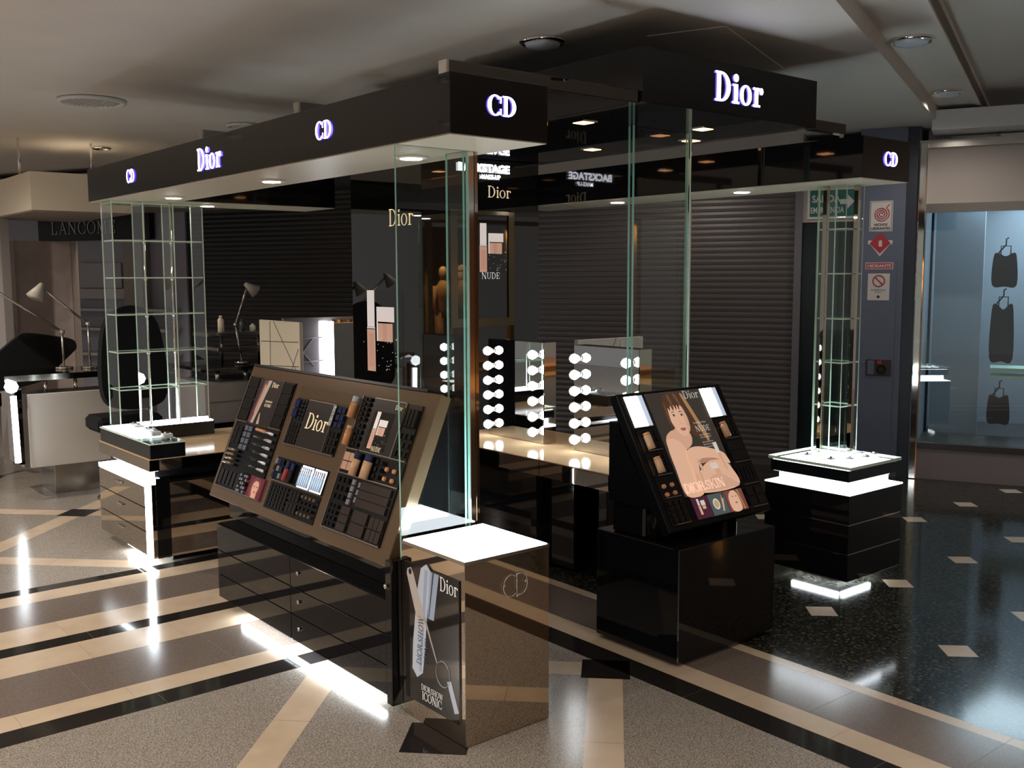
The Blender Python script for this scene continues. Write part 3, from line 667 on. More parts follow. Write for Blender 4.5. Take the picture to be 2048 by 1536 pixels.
def tray(x0, x1, y0, y1, edge=True):
    o = FD.box('tester_tray', x0, x1, y0, y1, .0, .004, BLACK2, td)
    if edge:
        FD.box('tray_edge', x0, x1, y0, y0+.004, .004, .012, FRAMEM, o); FD.box('tray_edge', x0, x0+.004, y0, y1, .004, .010, FRAMEM, o)
        FD.box('tray_edge', x1-.003, x1, y0, y1, .004, .008, BLACK, o)
    return o
def pans(o, x0, x1, y0, y1, nx, ny, mat, gap=.25, hgt=.010, name='shade_pan'):
    dx, dy = (x1-x0)/nx, (y1-y0)/ny
    for i in range(nx):
        for j in range(ny): FD.box(name, x0+dx*(i+gap/2), x0+dx*(i+1-gap/2), y0+dy*(j+gap/2), y0+dy*(j+1-gap/2), .004, hgt, mat if not callable(mat) else mat(i, j), o)
PAND = M('shade_dark', (.014, .012, .012), .12, spec=.4); PANB = M('shade_brown', (.04, .027, .021), .2, spec=.35); PANBL = M('shade_bluegrey', (.12, .14, .20), .2); PANT = M('shade_tan', (.62, .36, .24), .35); PANS = M('shade_silver', (.42, .42, .50), .15, .6)
DTUBE = M('dark_tube', (.010, .009, .010), .06); GOLDTU = M('gold_tube', (.28, .21, .14), .2, .7); CHR2 = M('bright_cap', (.85, .85, .95), .08, 1); BLUET = M('blue_black_cap', (.015, .025, .09), .08); REDT = M('red_gloss', (.40, .06, .05), .15); CLEART = M('pale_gloss_tube', (.55, .66, .80), .15)
# left module
t1 = tray(.03, .156, .405, .645); pans(t1, .035, .15, .53, .64, 1, 2, PAND, .12); pans(t1, .035, .15, .415, .525, 1, 2, PAND, .12)
FD.box('card_holder', .158, .40, .408, .642, .0, .010, M('card_black', (.03, .018, .02), .2), td); CRD = M('print_card_red', (.10, .010, .02), .3, emit=(.10, .010, .02), es=.3); CRM = M('print_cream', (.62, .48, .36), .4); SKN = M('print_flesh', (.62, .36, .24), .45)
FD.poly('card_print', [([(.165, .41), (.20, .41), (.255, .635), (.21, .635)], CRD), ([(.195, .41), (.225, .41), (.285, .637), (.25, .637)], CRM), ([(.205, .41), (.213, .41), (.265, .637), (.255, .637)], SILV), (smoothpts([(.20, .47), (.222, .47), (.235, .55), (.24, .60), (.225, .615), (.215, .56)], 3), SKN), ([(.262, .41), (.29, .41), (.27, .47), (.262, .46)], CRM)], td, .0105, .0001)
serif('card_letters', 'Dior', FD, .30, .605, .026, GOLDT, td, .14, .05, .0105, .0115); serif('card_letters', 'DIORSHOW', FD, .285, .525, .010, GOLDT, td, .14, .06, .0105, .0115); serif('card_letters', 'ICONIC', FD, .288, .503, .015, GOLDT, td, .14, .06, .0105, .0115)
t2 = tray(.405, .522, .405, .645); pans(t2, .41, .518, .415, .64, 1, 4, PAND, .12)
t3 = tray(.04, .525, .06, .402, True)
pans(t3, .045, .145, .285, .385, 2, 3, PAND, .2); pans(t3, .155, .245, .265, .395, 2, 4, PANBL, .22)
pans(t3, .055, .29, .062, .165, 5, 1, PAND, .3)
FD.box('card_holder', .40, .55, .058, .165, .0, .010, CRD, td); HAIRP = M('print_auburn', (.20, .035, .03), .5); SKIN = M('print_skin', (.60, .30, .22), .5, emit=(.60, .30, .22), es=.25); LIP = M('print_lip', (.42, .12, .11), .5); EYE = M('print_eye', (.05, .035, .03), .5)
FD.poly('card_print', [(R_(.403, .547, .061, .162), CRD), (smoothpts([(.43, .07), (.425, .12), (.45, .155), (.49, .16), (.52, .14), (.52, .10), (.50, .07)], 4), HAIRP), (smoothpts([(.45, .085), (.448, .125), (.47, .145), (.50, .14), (.51, .115), (.497, .08), (.475, .068)], 4), SKIN), (R_(.455, .505, .061, .085), SKIN), (ell(.466, .118, .007, .003, 8), EYE), (ell(.495, .118, .007, .003, 8), EYE), (ell(.482, .092, .010, .004, 8), LIP)], td, .0105, .0001)
tsv = FD.box('tester_tray', .30, .395, .06, .165, 0, .004, BLACK2, td); pans(tsv, .305, .39, .065, .16, 4, 5, lambda i, j: (PANS, CHR2, PAND)[(i+j) % 3], .3, .022, 'shade_cap')
# middle module
mw_ = FD.box('mirror_panel', .588, 1.06, .588, .64, 0, .004, M('display_mirror', (.45, .36, .26), .02, 1), td)
t4 = tray(.592, .712, .352, .58); pans(t4, .60, .71, .36, .465, 4, 4, PAND, .25, .014); pans(t4, .65, .71, .475, .575, 2, 5, PAND, .25, .014); pans(t4, .60, .645, .48, .575, 2, 2, BLUET, .15, .02)
FD.box('card_holder', .716, .955, .352, .58, 0, .012, FRAMEM, td); FD.box('card_face', .719, .952, .356, .577, .012, .013, M('card_brown_black', (.022, .016, .014), .2), td)
serif('card_letters', 'Dior', FD, .755, .445, .075, GOLDT, td, .14, .05, .0132, .0145)
t5 = tray(.958, 1.064, .352, .58); pans(t5, .965, 1.06, .36, .465, 3, 3, PAND, .3, .014); pans(t5, .99, 1.06, .475, .575, 2, 3, BLUET, .25, .014)
t6 = tray(.594, 1.072, .176, .288)
pans(t6, .60, .69, .185, .283, 3, 3, lambda i, j: (BLUET, DTUBE, PANS)[(i+j) % 3], .25, .02)
for x0, x1 in ((.842, .945), (.960, 1.064)): FD.box('rack_light', x0, x1, .180, .282, .004, .0055, M('rack_light', (.9, .95, 1), .3, emit=(.62, .75, 1.0), es=2.2), t6)
t7 = tray(.60, 1.075, .045, .17, False); pans(t7, .61, .80, .055, .165, 6, 5, PAND, .35, .012); pans(t7, .92, 1.06, .06, .16, 4, 4, lambda i, j: GOLDTU if j in (0, 3) else DTUBE, .5, .016); pans(t7, .81, .91, .055, .165, 3, 2, PAND, .2, .012)
# right module
t8 = tray(1.155, 1.25, .405, .642); pans(t8, 1.18, 1.248, .53, .64, 2, 5, DTUBE, .4, .02); pans(t8, 1.19, 1.248, .415, .525, 2, 4, DTUBE, .4, .018)
FD.box('card_holder', 1.255, 1.494, .406, .642, 0, .010, FRAMEM, td); FD.box('card_face', 1.258, 1.491, .41, .639, .010, .011, M('card_brown_black', (.022, .016, .014), .2), td)
product_print(FD, 1.31, .425, .16, td, 'card_print').location = FD.n*.0108
serif('card_letters', 'Dior', FD, 1.43, .605, .02, GOLDT, td, .14, .05, .0112, .012); serif('card_letters', 'NUDE', FD, 1.345, .418, .02, GOLDT, td, .14, .05, .0112, .012)
t9 = tray(1.497, 1.612, .405, .64); pans(t9, 1.505, 1.608, .53, .635, 4, 1, DTUBE, .3, .02); pans(t9, 1.505, 1.608, .415, .525, 3, 3, PAND, .4, .014)
t10 = tray(1.152, 1.615, .296, .402); pans(t10, 1.16, 1.255, .312, .392, 2, 2, PANT, .1, .012, 'powder_pan'); pans(t10, 1.42, 1.48, .305, .395, 2, 3, DTUBE, .4, .02)
t11 = tray(1.152, 1.614, .058, .294)
pans(t11, 1.16, 1.27, .18, .29, 3, 3, DTUBE, .4, .014); pans(t11, 1.285, 1.315, .175, .288, 1, 4, PANS, .2, .012); pans(t11, 1.345, 1.60, .18, .288, 1, 3, PANB, .12, .012); pans(t11, 1.34, 1.36, .19, .285, 1, 3, PANS, .3, .013)
pans(t11, 1.16, 1.25, .065, .17, 3, 4, DTUBE, .4, .014); pans(t11, 1.265, 1.345, .065, .17, 1, 3, PANB, .12, .012); pans(t11, 1.365, 1.485, .065, .17, 1, 2, PANB, .1, .012); pans(t11, 1.50, 1.605, .065, .165, 3, 2, PANB, .12, .012)
for x, y in ((1.03, .18), ): pass
# loose testers lying in the trays: foundation bottles, lip tubes, compacts
def lay_tube(name, label, cat, fr, x, y, L, r, ang, mats, group, d=.006, frac=.6):
    """a small bottle or tube lying in a tray: body, cap"""
    ca, sa = math.cos(ang), math.sin(ang)
    P = lambda s_: fr.p(x+ca*s_, y+sa*s_, d+r)
    t_ = thing(name, label, cat, P(0), group)
    b = tube('body', [P(0), P(L*frac)], r, mats[0], t_, 10); tube('cap', [P(L*frac), P(L*frac+.003), P(L)], [r*.6, r*.92, r*.92], mats[1], t_, 10)
    return t_
UPR = math.radians(90)
GB = 'foundation bottles in the bronze display'
lay_tube('foundation_bottle', 'tan foundation bottle at the very top of the right tester module', 'bottle', FD, 1.122, .535, .095, .017, UPR, (TAN, MATS['pale_gloss_tube']), GB, .004, .7)
lay_tube('foundation_bottle', 'tan foundation bottle beside the NUDE card, second from top', 'bottle', FD, 1.150, .415, .085, .016, UPR, (TAN, TAN2), GB, .004, .8)
lay_tube('foundation_bottle', 'beige foundation bottle next to the four powder pans', 'bottle', FD, 1.285, .298, .10, .018, UPR, (TAN2, BLUET), GB, .004, .7)
lay_tube('foundation_bottle', 'beige foundation bottle in the middle of the row below the NUDE card', 'bottle', FD, 1.378, .298, .10, .020, UPR, (TAN2, BLUET), GB, .004, .72)
for k in range(6):
    lay_tube('lip_tube', ('topmost', 'second highest', 'third highest', 'fourth highest', 'fifth highest', 'lowest')[k]+' bright capped lip tube lying crosswise in left tester module', 'lipstick', FD, .30+.005*k, .385-.036*k, .19, .0085, math.radians(-2), (TAN if k == 0 else DTUBE, CHR2), 'crosswise lip tubes', .006, .55)
for k in range(4):
    lay_tube('gold_lipstick', ('topmost', 'second', 'third', 'lowest')[k]+' gold lipstick lying at the left edge of left tester module', 'lipstick', FD, .065, .255-.023*k, .125, .008, 0, (GOLDTU, DTUBE), 'gold lipsticks', .006, .65)
for k in range(12):
    lay_tube('lip_gloss', 'pale blue lit lip gloss tube in the bright double rack', 'lip gloss', FD, .851+.0175*k+(.014 if k > 5 else 0), .186, .088, .0052, UPR, (CLEART, CHR2), 'pale lip gloss tubes', .006, .7)
lay_tube('lip_gloss', 'coral red lip gloss beside the pale gloss rack', 'lip gloss', FD, .735, .186, .095, .013, UPR, (REDT, BLUET), None, .006, .6)
lay_tube('lip_gloss', 'dark lip gloss between the coral gloss and pale rack', 'lip gloss', FD, .775, .186, .09, .011, UPR, (DTUBE, BLUET), None, .006, .6)
lay_tube('silver_lipstick', 'single bright silver lipstick right of the Dior card', 'lipstick', FD, .972, .48, .095, .011, UPR, (CHR2, CHR2), None, .006, .5)
for k, (x, y) in enumerate(((1.503, .36), (1.558, .359), (1.505, .321), (1.562, .32))):
    t_ = thing('concealer_pot', ('upper left', 'upper right', 'lower left', 'lower right')[k]+' tiny concealer dot of four in bronze display', 'pot', FD.p(x, y, .004), 'concealer pots in the bronze display')
    V = [FD.p(x+.011*math.cos(a*.524), y+.011*math.sin(a*.524), .004) for a in range(12)]+[FD.p(x+.009*math.cos(a*.524), y+.009*math.sin(a*.524), .014) for a in range(12)]
    mesh('pot', V, [(i, (i+1) % 12, 12+(i+1) % 12, 12+i) for i in range(12)]+[tuple(range(12, 24))], TAN, t_)
    mesh('rim', [FD.p(x+.013*math.cos(a*.524), y+.013*math.sin(a*.524), .005) for a in range(12)], [tuple(range(12))], DTUBE, t_)

# ---- left corner counter with glass shelves
lc = thing('corner_counter', 'beige topped corner counter with mirrored drawers and glowing edge at far left', 'counter', (.3, 3.45, 0))
box('cabinet_body', -.045, .85, 2.955, 3.86, .05, .485, MIRB, lc, b=.001); box('cabinet_foot', .10, .80, 3.05, 3.80, 0, .05, BLACK2, lc)
for za, zb in ((.06, .198), (.203, .340), (.345, .466)):
    d = box('drawer', -.060, -.046, 3.03, 3.855, za, zb, MIRB, lc, b=.001)
    box('handle', -.072, -.060, 3.40, 3.50, (za+zb)/2+.02, (za+zb)/2+.032, MIRC, d, b=.002)
box('glow_strip', -.061, -.046, 2.957, 3.022, .03, .485, GLOW2, lc); box('glow_ledge', -.061, .05, 2.957, 3.855, .470, .495, GLOW2, lc)
box('floor_glow_tube', -.03, -.01, 2.99, 3.45, .035, .048, GLOWT, lc)
box('end_strip', -.020, .06, 2.951, 2.9545, .05, .52, BLACK, lc); 
box('counter_slab', -.02, 1.05, 3.045, 3.97, .545, .612, MIRB, lc, b=.001); box('counter_top', -.018, 1.048, 3.047, 3.968, .612, .616, BEIGE, lc); box('recess_panel', .03, 1.0, 3.10, 3.9, .497, .545, BLACK2, lc)
box('tray_block', -.01, .20, 3.05, 3.96, .616, .700, BLACK, lc, b=.002)
gs_ = glass('tray_glass', -.012, .202, 3.048, 3.962, .700, .708, lc, EDGEL)
box('back_ledge', .205, .68, 3.76, 3.965, .616, .706, BLACK, lc, b=.002); box('lit_back_ledge', .21, .675, 3.765, 3.96, .706, .714, GLOW2, lc)
box('lit_tray_panel', .0, .19, 3.30, 3.95, .709, .711, M('tray_panel_lit', (.9, .95, 1), .3, emit=(.85, .95, 1), es=1.6), lc)
for k in range(5):
    t_ = thing('perfume_bottle', ('nearest', 'second', 'third', 'fourth', 'farthest')[k]+' small clear perfume bottle on lit tray of corner counter', 'bottle', (.14-.02*(k % 2), 3.18+.14*k, .711), 'clear perfume bottles on the corner counter')
    x, y = .14-.02*(k % 2), 3.18+.14*k
    box('bottle', x-.03, x+.03, y-.025, y+.025, .712, .742, M('perfume_glass', (.8, .88, .9), .08, 0, .8), t_, b=.006); box('stopper', x-.012, x+.012, y-.01, y+.01, .742, .752, MIRC, t_, b=.002)
gt = thing('glass_shelf_tower', 'wide three bay glass shelf tower at far left of the kiosk', 'glass shelves', (.35, 3.86, .715))
for x in (.055, .25, .445, .64): glass('glass_upright', x, x+.008, 3.76, 3.96, .718, ZC, gt, EDGEL)
for z in (.95, 1.19, 1.43, 1.665, 1.90, 2.135):
    for x in (.0655, .2605, .4555): glass('glass_shelf', x, x+.182, 3.765, 3.955, z, z+.008, gt, EDGEL)
for x in (.262, .437): glint_post('shelf_rod', x, 3.78, .718, ZC, .007, gt)
for x in (.262, .437):
    for z in (1.19, 1.43, 1.665, 1.90): lathe('rod_clip', [(.011, z-.012), (.012, z), (.011, z+.012)], (x, 3.78, 0), MIRC, gt, 10)

# ---- vanity counter and its two mirrors
vc = thing('vanity_counter', 'beige topped vanity counter carrying the two bulb mirrors', 'counter', (1.95, 1.7, 0))
box('counter_slab', 1.60, 2.36, .90, 2.55, .555, .645, MIRD, vc, b=.001); box('counter_top', 1.60, 2.36, .90, 2.55, .645, .650, BEIGE, vc)
box('front_panel', 1.72, 1.76, 1.30, 2.50, .03, .555, BLACK, vc); box('leg_panel', 1.66, 2.30, .98, 1.04, 0, .555, BLACK, vc, b=.002); box('leg_panel', 1.66, 2.30, 1.55, 1.60, 0, .555, BLACK, vc, b=.002); box('back_panel', 2.28, 2.34, .95, 2.5, 0, .555, BLACK, vc)
sl = None
for ya, yb in ((.905, 1.45), (1.455, 2.0), (2.005, 2.545)): box('counter_drawer', 1.596, 1.60, ya, yb, .56, .64, MIRD, vc)
def vanity(y0, y1, label):
    t_ = thing('vanity_mirror', label, 'mirror', (1.98, (y0+y1)/2, .65), 'vanity mirrors with bulbs')
    box('mirror_case', 1.955, 2.05, y0, y1, .652, 1.272, MIRB, t_, b=.001); box('mirror_glass', 1.952, 1.9545, y0+.004, y1-.004, .656, 1.268, M('vanity_glass', (.55, .55, .56), .01, 1), t_)
    for yy in (y0+.055, y1-.055):
        for k in range(6):
            z = .725+.0945*k
            s_ = lathe('socket', [(.016, 0), (.016, -.012), (.012, -.014)], (1.952, yy, z), MIRC, t_, 14, 'x')
            lathe('bulb_globe', [(.012, -.013), (.022, -.020), (.031, -.034), (.034, -.046), (.031, -.060), (.020, -.073), (.004, -.079)], (1.952, yy, z), PANE, s_, 16, 'x'); lathe('bulb_core', [(.010, -.016), (.021, -.026), (.0285, -.046), (.021, -.065), (.004, -.073)], (1.952, yy, z), BULB, s_, 12, 'x')
    return t_
vanity(1.82, 2.37, 'farther bulb-lined vanity mirror on the beige counter'); vanity(1.03, 1.555, 'nearer bulb-lined vanity mirror beside the glass column')

# ---- pedestal and its tilted poster display
pd = thing('pedestal', 'glossy black pedestal block under the portrait display', 'pedestal', (1.47, .26, 0))
box('pedestal_body', 1.136, 1.804, .014, .515, .018, .516, BLACK, pd, b=.004); box('pedestal_foot', 1.17, 1.77, .05, .48, 0, .018, BLACK2, pd)
pdp = thing('portrait_display', 'tilted black tester stand with a woman portrait poster', 'display', (1.47, .3, .517))
FQ = Fr((1.11, .05, .597), (1, 0, 0), (0, .32, .55))
FQ.box('stand_panel', 0, .705, -.01, .64, -.05, 0, BLACK2, pdp, b=.004)
for x in (1.19, 1.72): tube('support_post', [(x, .20, .517), (x, .20, .74)], .022, BLACK, pdp, 14)
box('support_block', 1.16, 1.76, .24, .44, .517, .66, BLACK, pdp, b=.01)
mesh('support_wedge', [(1.14, .17, .66), (1.78, .17, .66), (1.78, .44, .66), (1.14, .44, .66), (1.14, .40, 1.02), (1.78, .40, 1.02), (1.78, .44, 1.02), (1.14, .44, 1.02)], BF, BLACK, pdp)
for x0, x1 in ((.030, .152), (.538, .660)):
    lb = FQ.box('light_box', x0, x1, .470, .624, 0, .006, FRAMEM, pdp); FQ.box('light_panel', x0+.004, x1-.034, .474, .620, .006, .008, GLOW2, lb); FQ.box('light_cheek', x1-.034, x1-.004, .474, .620, .006, .007, M('light_cheek', (.55, .62, .72), .3, emit=(.5, .6, .8), es=.5), lb)
FQ.box('poster_frame', .168, .545, .126, .624, 0, .005, FRAMEM, pdp)
HAIR = M('print_hair', (.085, .040, .022), .5); HAIRL = M('print_hair_light', (.42, .24, .11), .5); SKINL = M('print_skin_light', (.82, .50, .35), .45); SKIND = M('print_skin_shade', (.50, .27, .18), .5); PBG = M('print_background', (.045, .036, .030), .4); BROW = M('print_brow', (.12, .06, .04), .5); WEYE = M('print_eye_white', (.6, .55, .5), .5)
SKM = M('print_skin_mid', (.70, .42, .29), .45); M('print_hair_mid', (.17, .085, .045), .5)
K_ = .38; PINK0, LIP0, EYE0, SILV0 = PINK, LIP, EYE, SILV
HAIR, HAIRL, SKINL, SKIND, PBG, BROW, WEYE, SKM, HAIRM, PINK, LIP, EYE, SILV = (lit(n_, K_) for n_ in ('print_hair', 'print_hair_light', 'print_skin_light', 'print_skin_shade', 'print_background', 'print_brow', 'print_eye_white', 'print_skin_mid', 'print_hair_mid', 'print_pink_white', 'print_lip', 'print_eye', 'print_silver'))
shp = [(R_(.171, .542, .129, .621), PBG),
 (smoothpts([(.258, .44), (.250, .52), (.262, .59), (.30, .617), (.36, .620), (.405, .605), (.425, .55), (.445, .47), (.462, .39), (.452, .345), (.42, .38), (.385, .40), (.36, .42), (.30, .42), (.275, .425)], 5), HAIR),
 (smoothpts([(.395, .60), (.41, .605), (.43, .55), (.455, .46), (.475, .39), (.465, .36), (.445, .40), (.425, .48)], 5), HAIRL),
 (smoothpts([(.265, .44), (.31, .45), (.36, .41), (.345, .36), (.28, .33), (.22, .30), (.19, .27), (.185, .37), (.20, .41), (.23, .43)], 5), SKM),
 (smoothpts([(.185, .13), (.18, .26), (.185, .36), (.21, .40), (.27, .38), (.30, .32), (.29, .25), (.30, .13)], 5), SKINL),
 (smoothpts([(.272, .47), (.268, .52), (.285, .565), (.32, .575), (.365, .56), (.378, .51), (.372, .45), (.355, .415), (.33, .402), (.305, .408), (.285, .435)], 5), SKINL),
 (smoothpts([(.355, .415), (.378, .44), (.385, .50), (.37, .55), (.362, .50), (.358, .45)], 4), SKM),
 (smoothpts([(.256, .45), (.252, .56), (.285, .61), (.34, .615), (.392, .595), (.402, .53), (.392, .45), (.384, .50), (.376, .545), (.362, .552), (.352, .528), (.345, .556), (.334, .530), (.325, .556), (.312, .528), (.302, .556), (.290, .530), (.280, .545), (.272, .50), (.266, .44)], 4), HAIR),
 (smoothpts([(.30, .60), (.315, .606), (.322, .56), (.317, .54)], 3), HAIRM), (smoothpts([(.345, .61), (.36, .606), (.372, .565), (.366, .55)], 3), HAIRM), (smoothpts([(.262, .55), (.268, .57), (.268, .50), (.262, .47)], 3), HAIRM),
 (smoothpts([(.290, .518), (.30, .525), (.315, .522), (.30, .521)], 3), BROW), (smoothpts([(.338, .518), (.35, .524), (.367, .518), (.352, .519)], 3), BROW),
 (ell(.301, .505, .012, .0055, 12), WEYE), (ell(.353, .503, .012, .0055, 12), WEYE), (ell(.302, .505, .0055, .0055, 10), EYE), (ell(.353, .503, .0055, .0055, 10), EYE),
 (smoothpts([(.288, .507), (.301, .513), (.315, .506), (.301, .510)], 3), EYE), (smoothpts([(.340, .505), (.353, .511), (.367, .504), (.353, .508)], 3), EYE),
 (smoothpts([(.322, .50), (.326, .47), (.316, .462), (.328, .458), (.338, .463), (.332, .47)], 3), SKM), (smoothpts([(.308, .437), (.322, .443), (.328, .441), (.334, .443), (.348, .436), (.328, .426)], 4), LIP),
 (smoothpts([(.29, .13), (.30, .20), (.36, .25), (.43, .27), (.50, .26), (.54, .22), (.54, .13)], 5), SKINL), (smoothpts([(.31, .135), (.37, .19), (.45, .20), (.53, .15), (.53, .13)], 4), SKM),
 (smoothpts([(.28, .30), (.30, .335), (.36, .345), (.44, .33), (.52, .30), (.54, .27), (.54, .24), (.46, .275), (.38, .285), (.33, .275)], 5), SKINL),
 (smoothpts([(.335, .275), (.40, .285), (.47, .27), (.42, .268), (.36, .262)], 4), SKIND), (smoothpts([(.283, .30), (.278, .26), (.287, .24), (.292, .28)], 4), SKIND),
 (smoothpts([(.285, .32), (.31, .33), (.335, .30), (.33, .25), (.315, .215), (.29, .215), (.278, .25)], 5), SKINL)]
for k, (a, b, L_) in enumerate(((.284, .222, .075), (.297, .218, .085), (.311, .220, .080), (.323, .228, .065))):
    shp.append((smoothpts([(a-.007, b), (a-.010, b-L_*.6), (a-.006, b-L_), (a+.003, b-L_*.98), (a+.005, b-L_*.5), (a+.007, b)], 3), (SKINL, SKM)[k % 2]))
shp += [(smoothpts([(.332, .29), (.35, .26), (.352, .23), (.342, .225), (.334, .25)], 4), SKM),
 ([(.478, .35), (.505, .352), (.505, .30), (.482, .298)], PINK), ([(.485, .297), (.505, .298), (.515, .215), (.495, .213)], SKM), ([(.405, .255), (.452, .255), (.455, .228), (.408, .228)], PINK), ([(.42, .226), (.455, .226), (.455, .20), (.425, .20)], SKM)]
FQ.poly('poster_print', shp, pdp, .0054, .00006)
serif('poster_letters', 'Dior', FQ, .412, .578, .040, WHITET, pdp, .13, .045, .0088, .0094); serif('poster_letters', 'NUDE', FQ, .405, .412, .028, WHITET, pdp, .13, .05, .0088, .0094, xs=.95)
serif('poster_letters', 'DIORSKIN', FQ, .185, .140, .042, M('poster_rose_text', (.95, .78, .68), .5, emit=(.95, .78, .68), es=.6), pdp, .06, .03, .0088, .0094, xs=.98)
sans('poster_letters', 'Foundation Glow', FQ, .448, .452, .009, WHITET, pdp, 0, .0092, 1, 'CENTER')
for k in range(5): sans('poster_letters', 'light natural smooth finish', FQ, .452, .392-.012*k-(.012 if k > 1 else 0), .0065, WHITET, pdp, 0, .0092, .8, 'CENTER')
for nm, x0, x1, m_ in (('strip_card', .200, .300, M('print_plum', (.05, .012, .025), .3, emit=(.05, .012, .025), es=.6)), ('strip_card', .303, .415, M('print_grey_teal', (.06, .08, .08), .3, emit=(.06, .08, .08), es=.6)), ('strip_card', .418, .545, M('print_rust', (.16, .05, .04), .3, emit=(.16, .05, .04), es=.6))): FQ.box(nm, x0, x1, .018, .116, 0, .006, m_, pdp)
FQ.poly('strip_print', [(R_(.22, .53, .019, .115), MATS['print_dark']), (R_(.22, .30, .0195, .1145), MATS['print_plum']), (R_(.303, .415, .0195, .1145), MATS['print_grey_teal']), (R_(.418, .53, .0195, .1145), MATS['print_rust']), ([(.225, .035), (.24, .035), (.24, .075), (.225, .075)], SKM), ([(.226, .077), (.239, .077), (.239, .108), (.226, .108)], PINK), ([(.247, .075), (.275, .075), (.275, .098), (.247, .098)], PINK), ([(.25, .058), (.272, .058), (.272, .073), (.25, .073)], SKM),
  (ell(.345, .068, .022, .026, 14), SILV), (ell(.345, .068, .016, .019, 14), M('print_gold', (.45, .30, .12), .4, emit=(.45, .30, .12), es=.55)), ([(.372, .03), (.382, .03), (.405, .10), (.392, .105)], SKM), ([(.392, .085), (.402, .09), (.410, .112), (.397, .112)], EYE),
  (smoothpts([(.44, .02), (.435, .08), (.46, .11), (.49, .11), (.505, .08), (.50, .02)], 4), SKINL), (ell(.465, .085, .005, .002, 8), EYE), (ell(.488, .085, .005, .002, 8), EYE), (ell(.477, .055, .009, .004, 8), LIP), ([(.515, .02), (.525, .02), (.515, .115), (.505, .115)], HAIRL)], pdp, .0064, .00005)
def dtray(x0, x1, y0, y1): 
    o = FQ.box('tester_tray', x0, x1, y0, y1, 0, .004, BLACK, pdp); FQ.box('tray_edge', x0+.02, x1-.01, y0, y0+.004, .004, .012, FRAMEM, o); return o
for y0, y1 in ((.355, .46), (.24, .35), (.135, .235), (.015, .130)): dtray(.03, .155, y0, y1)
for y0, y1 in ((.355, .46), (.235, .35), (.125, .23), (.015, .12)): dtray(.555, .69, y0, y1)
def qpans(x0, x1, y0, y1, nx, ny, mat, gap=.3, hgt=.012):
    dx, dy = (x1-x0)/nx, (y1-y0)/ny
    for i in range(nx):
        for j in range(ny): FQ.box('shade_pan', x0+dx*(i+gap/2), x0+dx*(i+1-gap/2), y0+dy*(j+gap/2), y0+dy*(j+1-gap/2), .004, hgt, mat, pdp)
qpans(.10, .15, .365, .455, 2, 3, DTUBE); qpans(.10, .15, .25, .345, 2, 3, DTUBE); qpans(.04, .15, .022, .125, 3, 4, DTUBE); qpans(.56, .685, .245, .345, 1, 2, PAND, .15); qpans(.56, .685, .135, .225, 5, 1, DTUBE); qpans(.56, .685, .022, .115, 2, 2, PAND, .2); qpans(.63, .685, .365, .455, 2, 3, DTUBE)
GB2 = 'foundation bottles in the portrait display'
lay_tube('foundation_bottle', 'tan foundation bottle below the left light of portrait display', 'bottle', FQ, .068, .362, .075, .017, UPR, (TAN2, TAN), GB2, .004, .85)
lay_tube('foundation_bottle', 'tan foundation bottle second down at left of portrait display', 'bottle', FQ, .073, .250, .072, .017, UPR, (TAN2, TAN), GB2, .004, .85)
lay_tube('foundation_bottle', 'tan foundation bottle below the right light of portrait display', 'bottle', FQ, .586, .362, .075, .017, UPR, (TAN2, TAN), GB2, .004, .85)
for k, (x, y) in enumerate(((.064, .191), (.116, .192), (.065, .153), (.117, .155))):
    t_ = thing('concealer_pot', ('upper left', 'upper right', 'lower left', 'lower right')[k]+' orange concealer pot of four in portrait display', 'pot', FQ.p(x, y, .004), 'concealer pots in the portrait display')
    V = [FQ.p(x+.011*math.cos(a*.524), y+.011*math.sin(a*.524), .004) for a in range(12)]+[FQ.p(x+.009*math.cos(a*.524), y+.009*math.sin(a*.524), .014) for a in range(12)]
    mesh('pot', V, [(i, (i+1) % 12, 12+(i+1) % 12, 12+i) for i in range(12)]+[tuple(range(12, 24))], TAN, t_); mesh('rim', [FQ.p(x+.015*math.cos(a*.524), y+.015*math.sin(a*.524), .005) for a in range(12)], [tuple(range(12))], DTUBE, t_)

# ---- right tower
rw = thing('tower_base', 'black stacked cube base with glowing ledge and glass slab at right', 'display base', (2.85, .39, 0))
WX0, WX1, WY0, WY1 = 2.59, 3.108, .126, .66
for za, zb in ((.062, .205), (.211, .362), (.368, .524)): box('drawer_box', WX0, WX1, WY0, WY1, za, zb, BLACK, rw, b=.002)
for z in (.205, .362): box('chrome_line', WX0+.003, WX1-.003, WY0+.003, WY1-.003, z, z+.006, MIRC, rw)
box('base_foot', WX0+.16, WX1-.16, WY0+.16, WY1-.16, 0, .062, BLACK2, rw)
box('lit_ledge', WX0-.001, WX1+.001, WY0-.001, WY1+.001, .524, .530, GLOW2, rw); box('lit_neck', WX0+.055, WX1-.055, WY0+.055, WY1-.055, .530, .588, GLOW2, rw)
box('upper_block', WX0+.02, WX1-.02, WY0+.02, WY1-.02, .588, .650, BLACK, rw, b=.002); glass('glass_slab', WX0+.010, WX1-.010, WY0+.005, WY1-.01, .656, .672, rw, EDGEL)
box('lit_slab_panel', WX0+.03, WX1-.03, WY0+.03, WY1-.03, .651, .655, GLOW2, rw)
for a in ((WX0+.10, WX0+.12, WY0+.12, WY1-.12), ): box('floor_glow_tube', *a, .046, .060, GLOWT, rw)
box('floor_glow_tube', WX0+.13, WX1-.12, WY0+.10, WY0+.12, .046, .060, GLOWT, rw)
gr = thing('glass_shelf_tower', 'slim square glass shelf tower standing on the right glowing base', 'glass shelves', (2.90, .42, .673))
TA, TB, TW = 2.80, .335, .175
